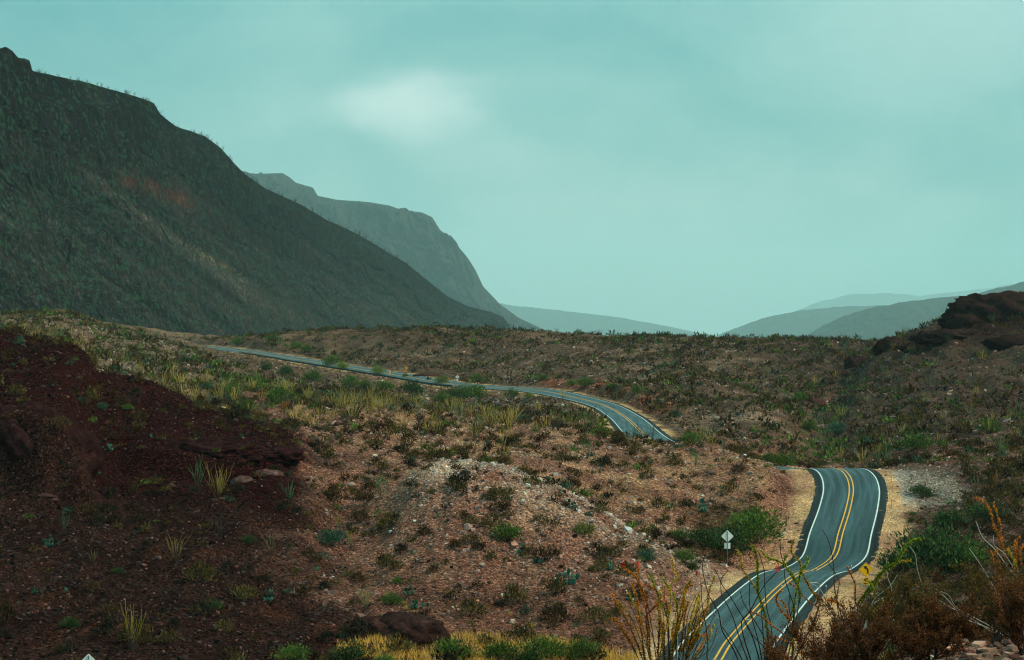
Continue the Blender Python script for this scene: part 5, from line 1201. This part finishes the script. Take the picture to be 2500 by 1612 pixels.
for i, (pts, k_, rr) in enumerate(Dd): fg_cane(rd_, pd_, pts, 26.0 + .3 * math.sin(i * 1.9), k_, 760 + i, rad=.0085 * (.75 + .3 * rr), dens=rr)

def fg_creosote(label, u, Y, h, w, seed, c0, c1, n_main=13):
    """feathery foreground bush: branching stems, small leaves along the twigs"""
    rg = np.random.default_rng(seed); x = (u - UC) / F * Y; p = (x, Y, float(ground(x, Y)))
    root = tag(link('creosote_bush', None, None, p), label, 'bush', 'foreground creosote bushes')
    LP, LD = [], []
    for i in range(n_main):
        a = rg.uniform(0, 6.28); lean = rg.uniform(.1, 1); t_ = np.linspace(0, 1, 7)
        wob = np.cumsum(rg.normal(0, .028, (7, 3)), 0)
        S = np.stack([np.cos(a) * lean * w * .5 * t_ ** 1.1, np.sin(a) * lean * w * .5 * t_ ** 1.1, h * rg.uniform(.75, 1) * (1 - .35 * lean ** 2) * t_ ** .9], 1) + wob
        S[0] = (rg.normal(0, .03), rg.normal(0, .03), -.04)
        m_ = MB().tube(S, np.linspace(.011, .003, 7), 4, mixc((.05, .04, .035), (.09, .06, .045), t_))
        for j in range(13):
            k_ = rg.uniform(.25, 1) * 6; q = int(min(k_, 5)); f = k_ - q; b = S[q] * (1 - f) + S[q + 1] * f
            d = rg.normal(size=3) * .6 + [0, 0, .75] + (S[q + 1] - S[q]) * 2; d /= np.linalg.norm(d); L = h * rg.uniform(.12, .27)
            e_ = b + d * L; mid = b + d * L * .5 + rg.normal(size=3) * .012
            m_.tube([b, mid, e_], [.0035, .0025, .0015], 3, (.075, .05, .04))
            m = 58; tt = rg.uniform(.15, 1.05, m)[:, None]; LP.append(b + d * L * tt + rg.normal(size=(m, 3)) * .012 * (1 + tt)); LD.append(d + rg.normal(size=(m, 3)) * .7)
        link('stem', m_.mesh('stem', M_STEM), root)
    P = np.concatenate(LP); D = np.concatenate(LD); n = len(P)
    V, T = leaf_tris(P, D, .030 * rg.uniform(.6, 1.4, n), .015, rg); c = mixc(c0, c1, np.clip(rg.random(n) * .8 + .3 * (P[:, 2] / h - .5), 0, 1))
    tag(link('foliage', MB().add(V, T, col=np.repeat(c, 3, 0)).mesh('foliage', M_LEAF), root), kind='stuff')
RU = ((.045, .016, .010), (.19, .075, .026)); RO = ((.045, .028, .010), (.17, .105, .028))
for i, (lab, u, Y, h, w, c) in enumerate([('reddish brown creosote bush nearest the camera below the yellow sign', 2120, 20.5, .78, 1.6, RU), ('reddish brown creosote bush left of the nearest one before the road', 2010, 22.5, .80, 1.2, RU), ('olive brown creosote bush behind the nearest one', 2215, 25.0, .95, 1.8, RO),
        ('reddish creosote bush above the broken rocks', 2330, 26.5, 1.0, 2.0, RU), ('olive brown creosote bush toward the right edge', 2430, 25, 1.05, 1.9, RO), ('reddish brown creosote bush in the bottom right corner', 2500, 21.5, .95, 1.5, RU), ('low reddish creosote bush at the bottom under the green ocotillo', 1800, 25, .62, 1.0, RU),
        ('low brown creosote bush at the bottom left of the green ocotillo', 1700, 26, .62, 1.0, RO), ('brown creosote bush between the ocotillos and the nearest bush', 1910, 24, .78, 1.3, RU), ('reddish brown creosote bush in front of the broken rocks', 2270, 21.0, .70, 1.3, RU), ('dark reddish creosote bush far right behind others', 2385, 31, 1.35, 2.4, RU)]):
    fg_creosote(lab, u, Y, h, w, 800 + i, *c)

# ------------------------------------------------------------------ say which one: count look-alikes from the left
ONES = ['', 'first', 'second', 'third', 'fourth', 'fifth', 'sixth', 'seventh', 'eighth', 'ninth', 'tenth', 'eleventh', 'twelfth', 'thirteenth', 'fourteenth', 'fifteenth', 'sixteenth', 'seventeenth', 'eighteenth', 'nineteenth']
TENS = {2: ('twenty', 'twentieth'), 3: ('thirty', 'thirtieth'), 4: ('forty', 'fortieth'), 5: ('fifty', 'fiftieth'), 6: ('sixty', 'sixtieth'), 7: ('seventy', 'seventieth'), 8: ('eighty', 'eightieth'), 9: ('ninety', 'ninetieth')}
def ordinal(n):
    if n < 20: return ONES[n]
    return TENS[n // 10][1] if n % 10 == 0 else TENS[n // 10][0] + '-' + ONES[n % 10]
for (head, tail), lst in ORD.items():
    lst.sort(key=lambda a: a[0])
    for i, (uu_, o) in enumerate(lst):
        o['label'] = f'{head} {tail}' if len(lst) == 1 else f'{ordinal(i + 1)} {head} from the left {tail}'
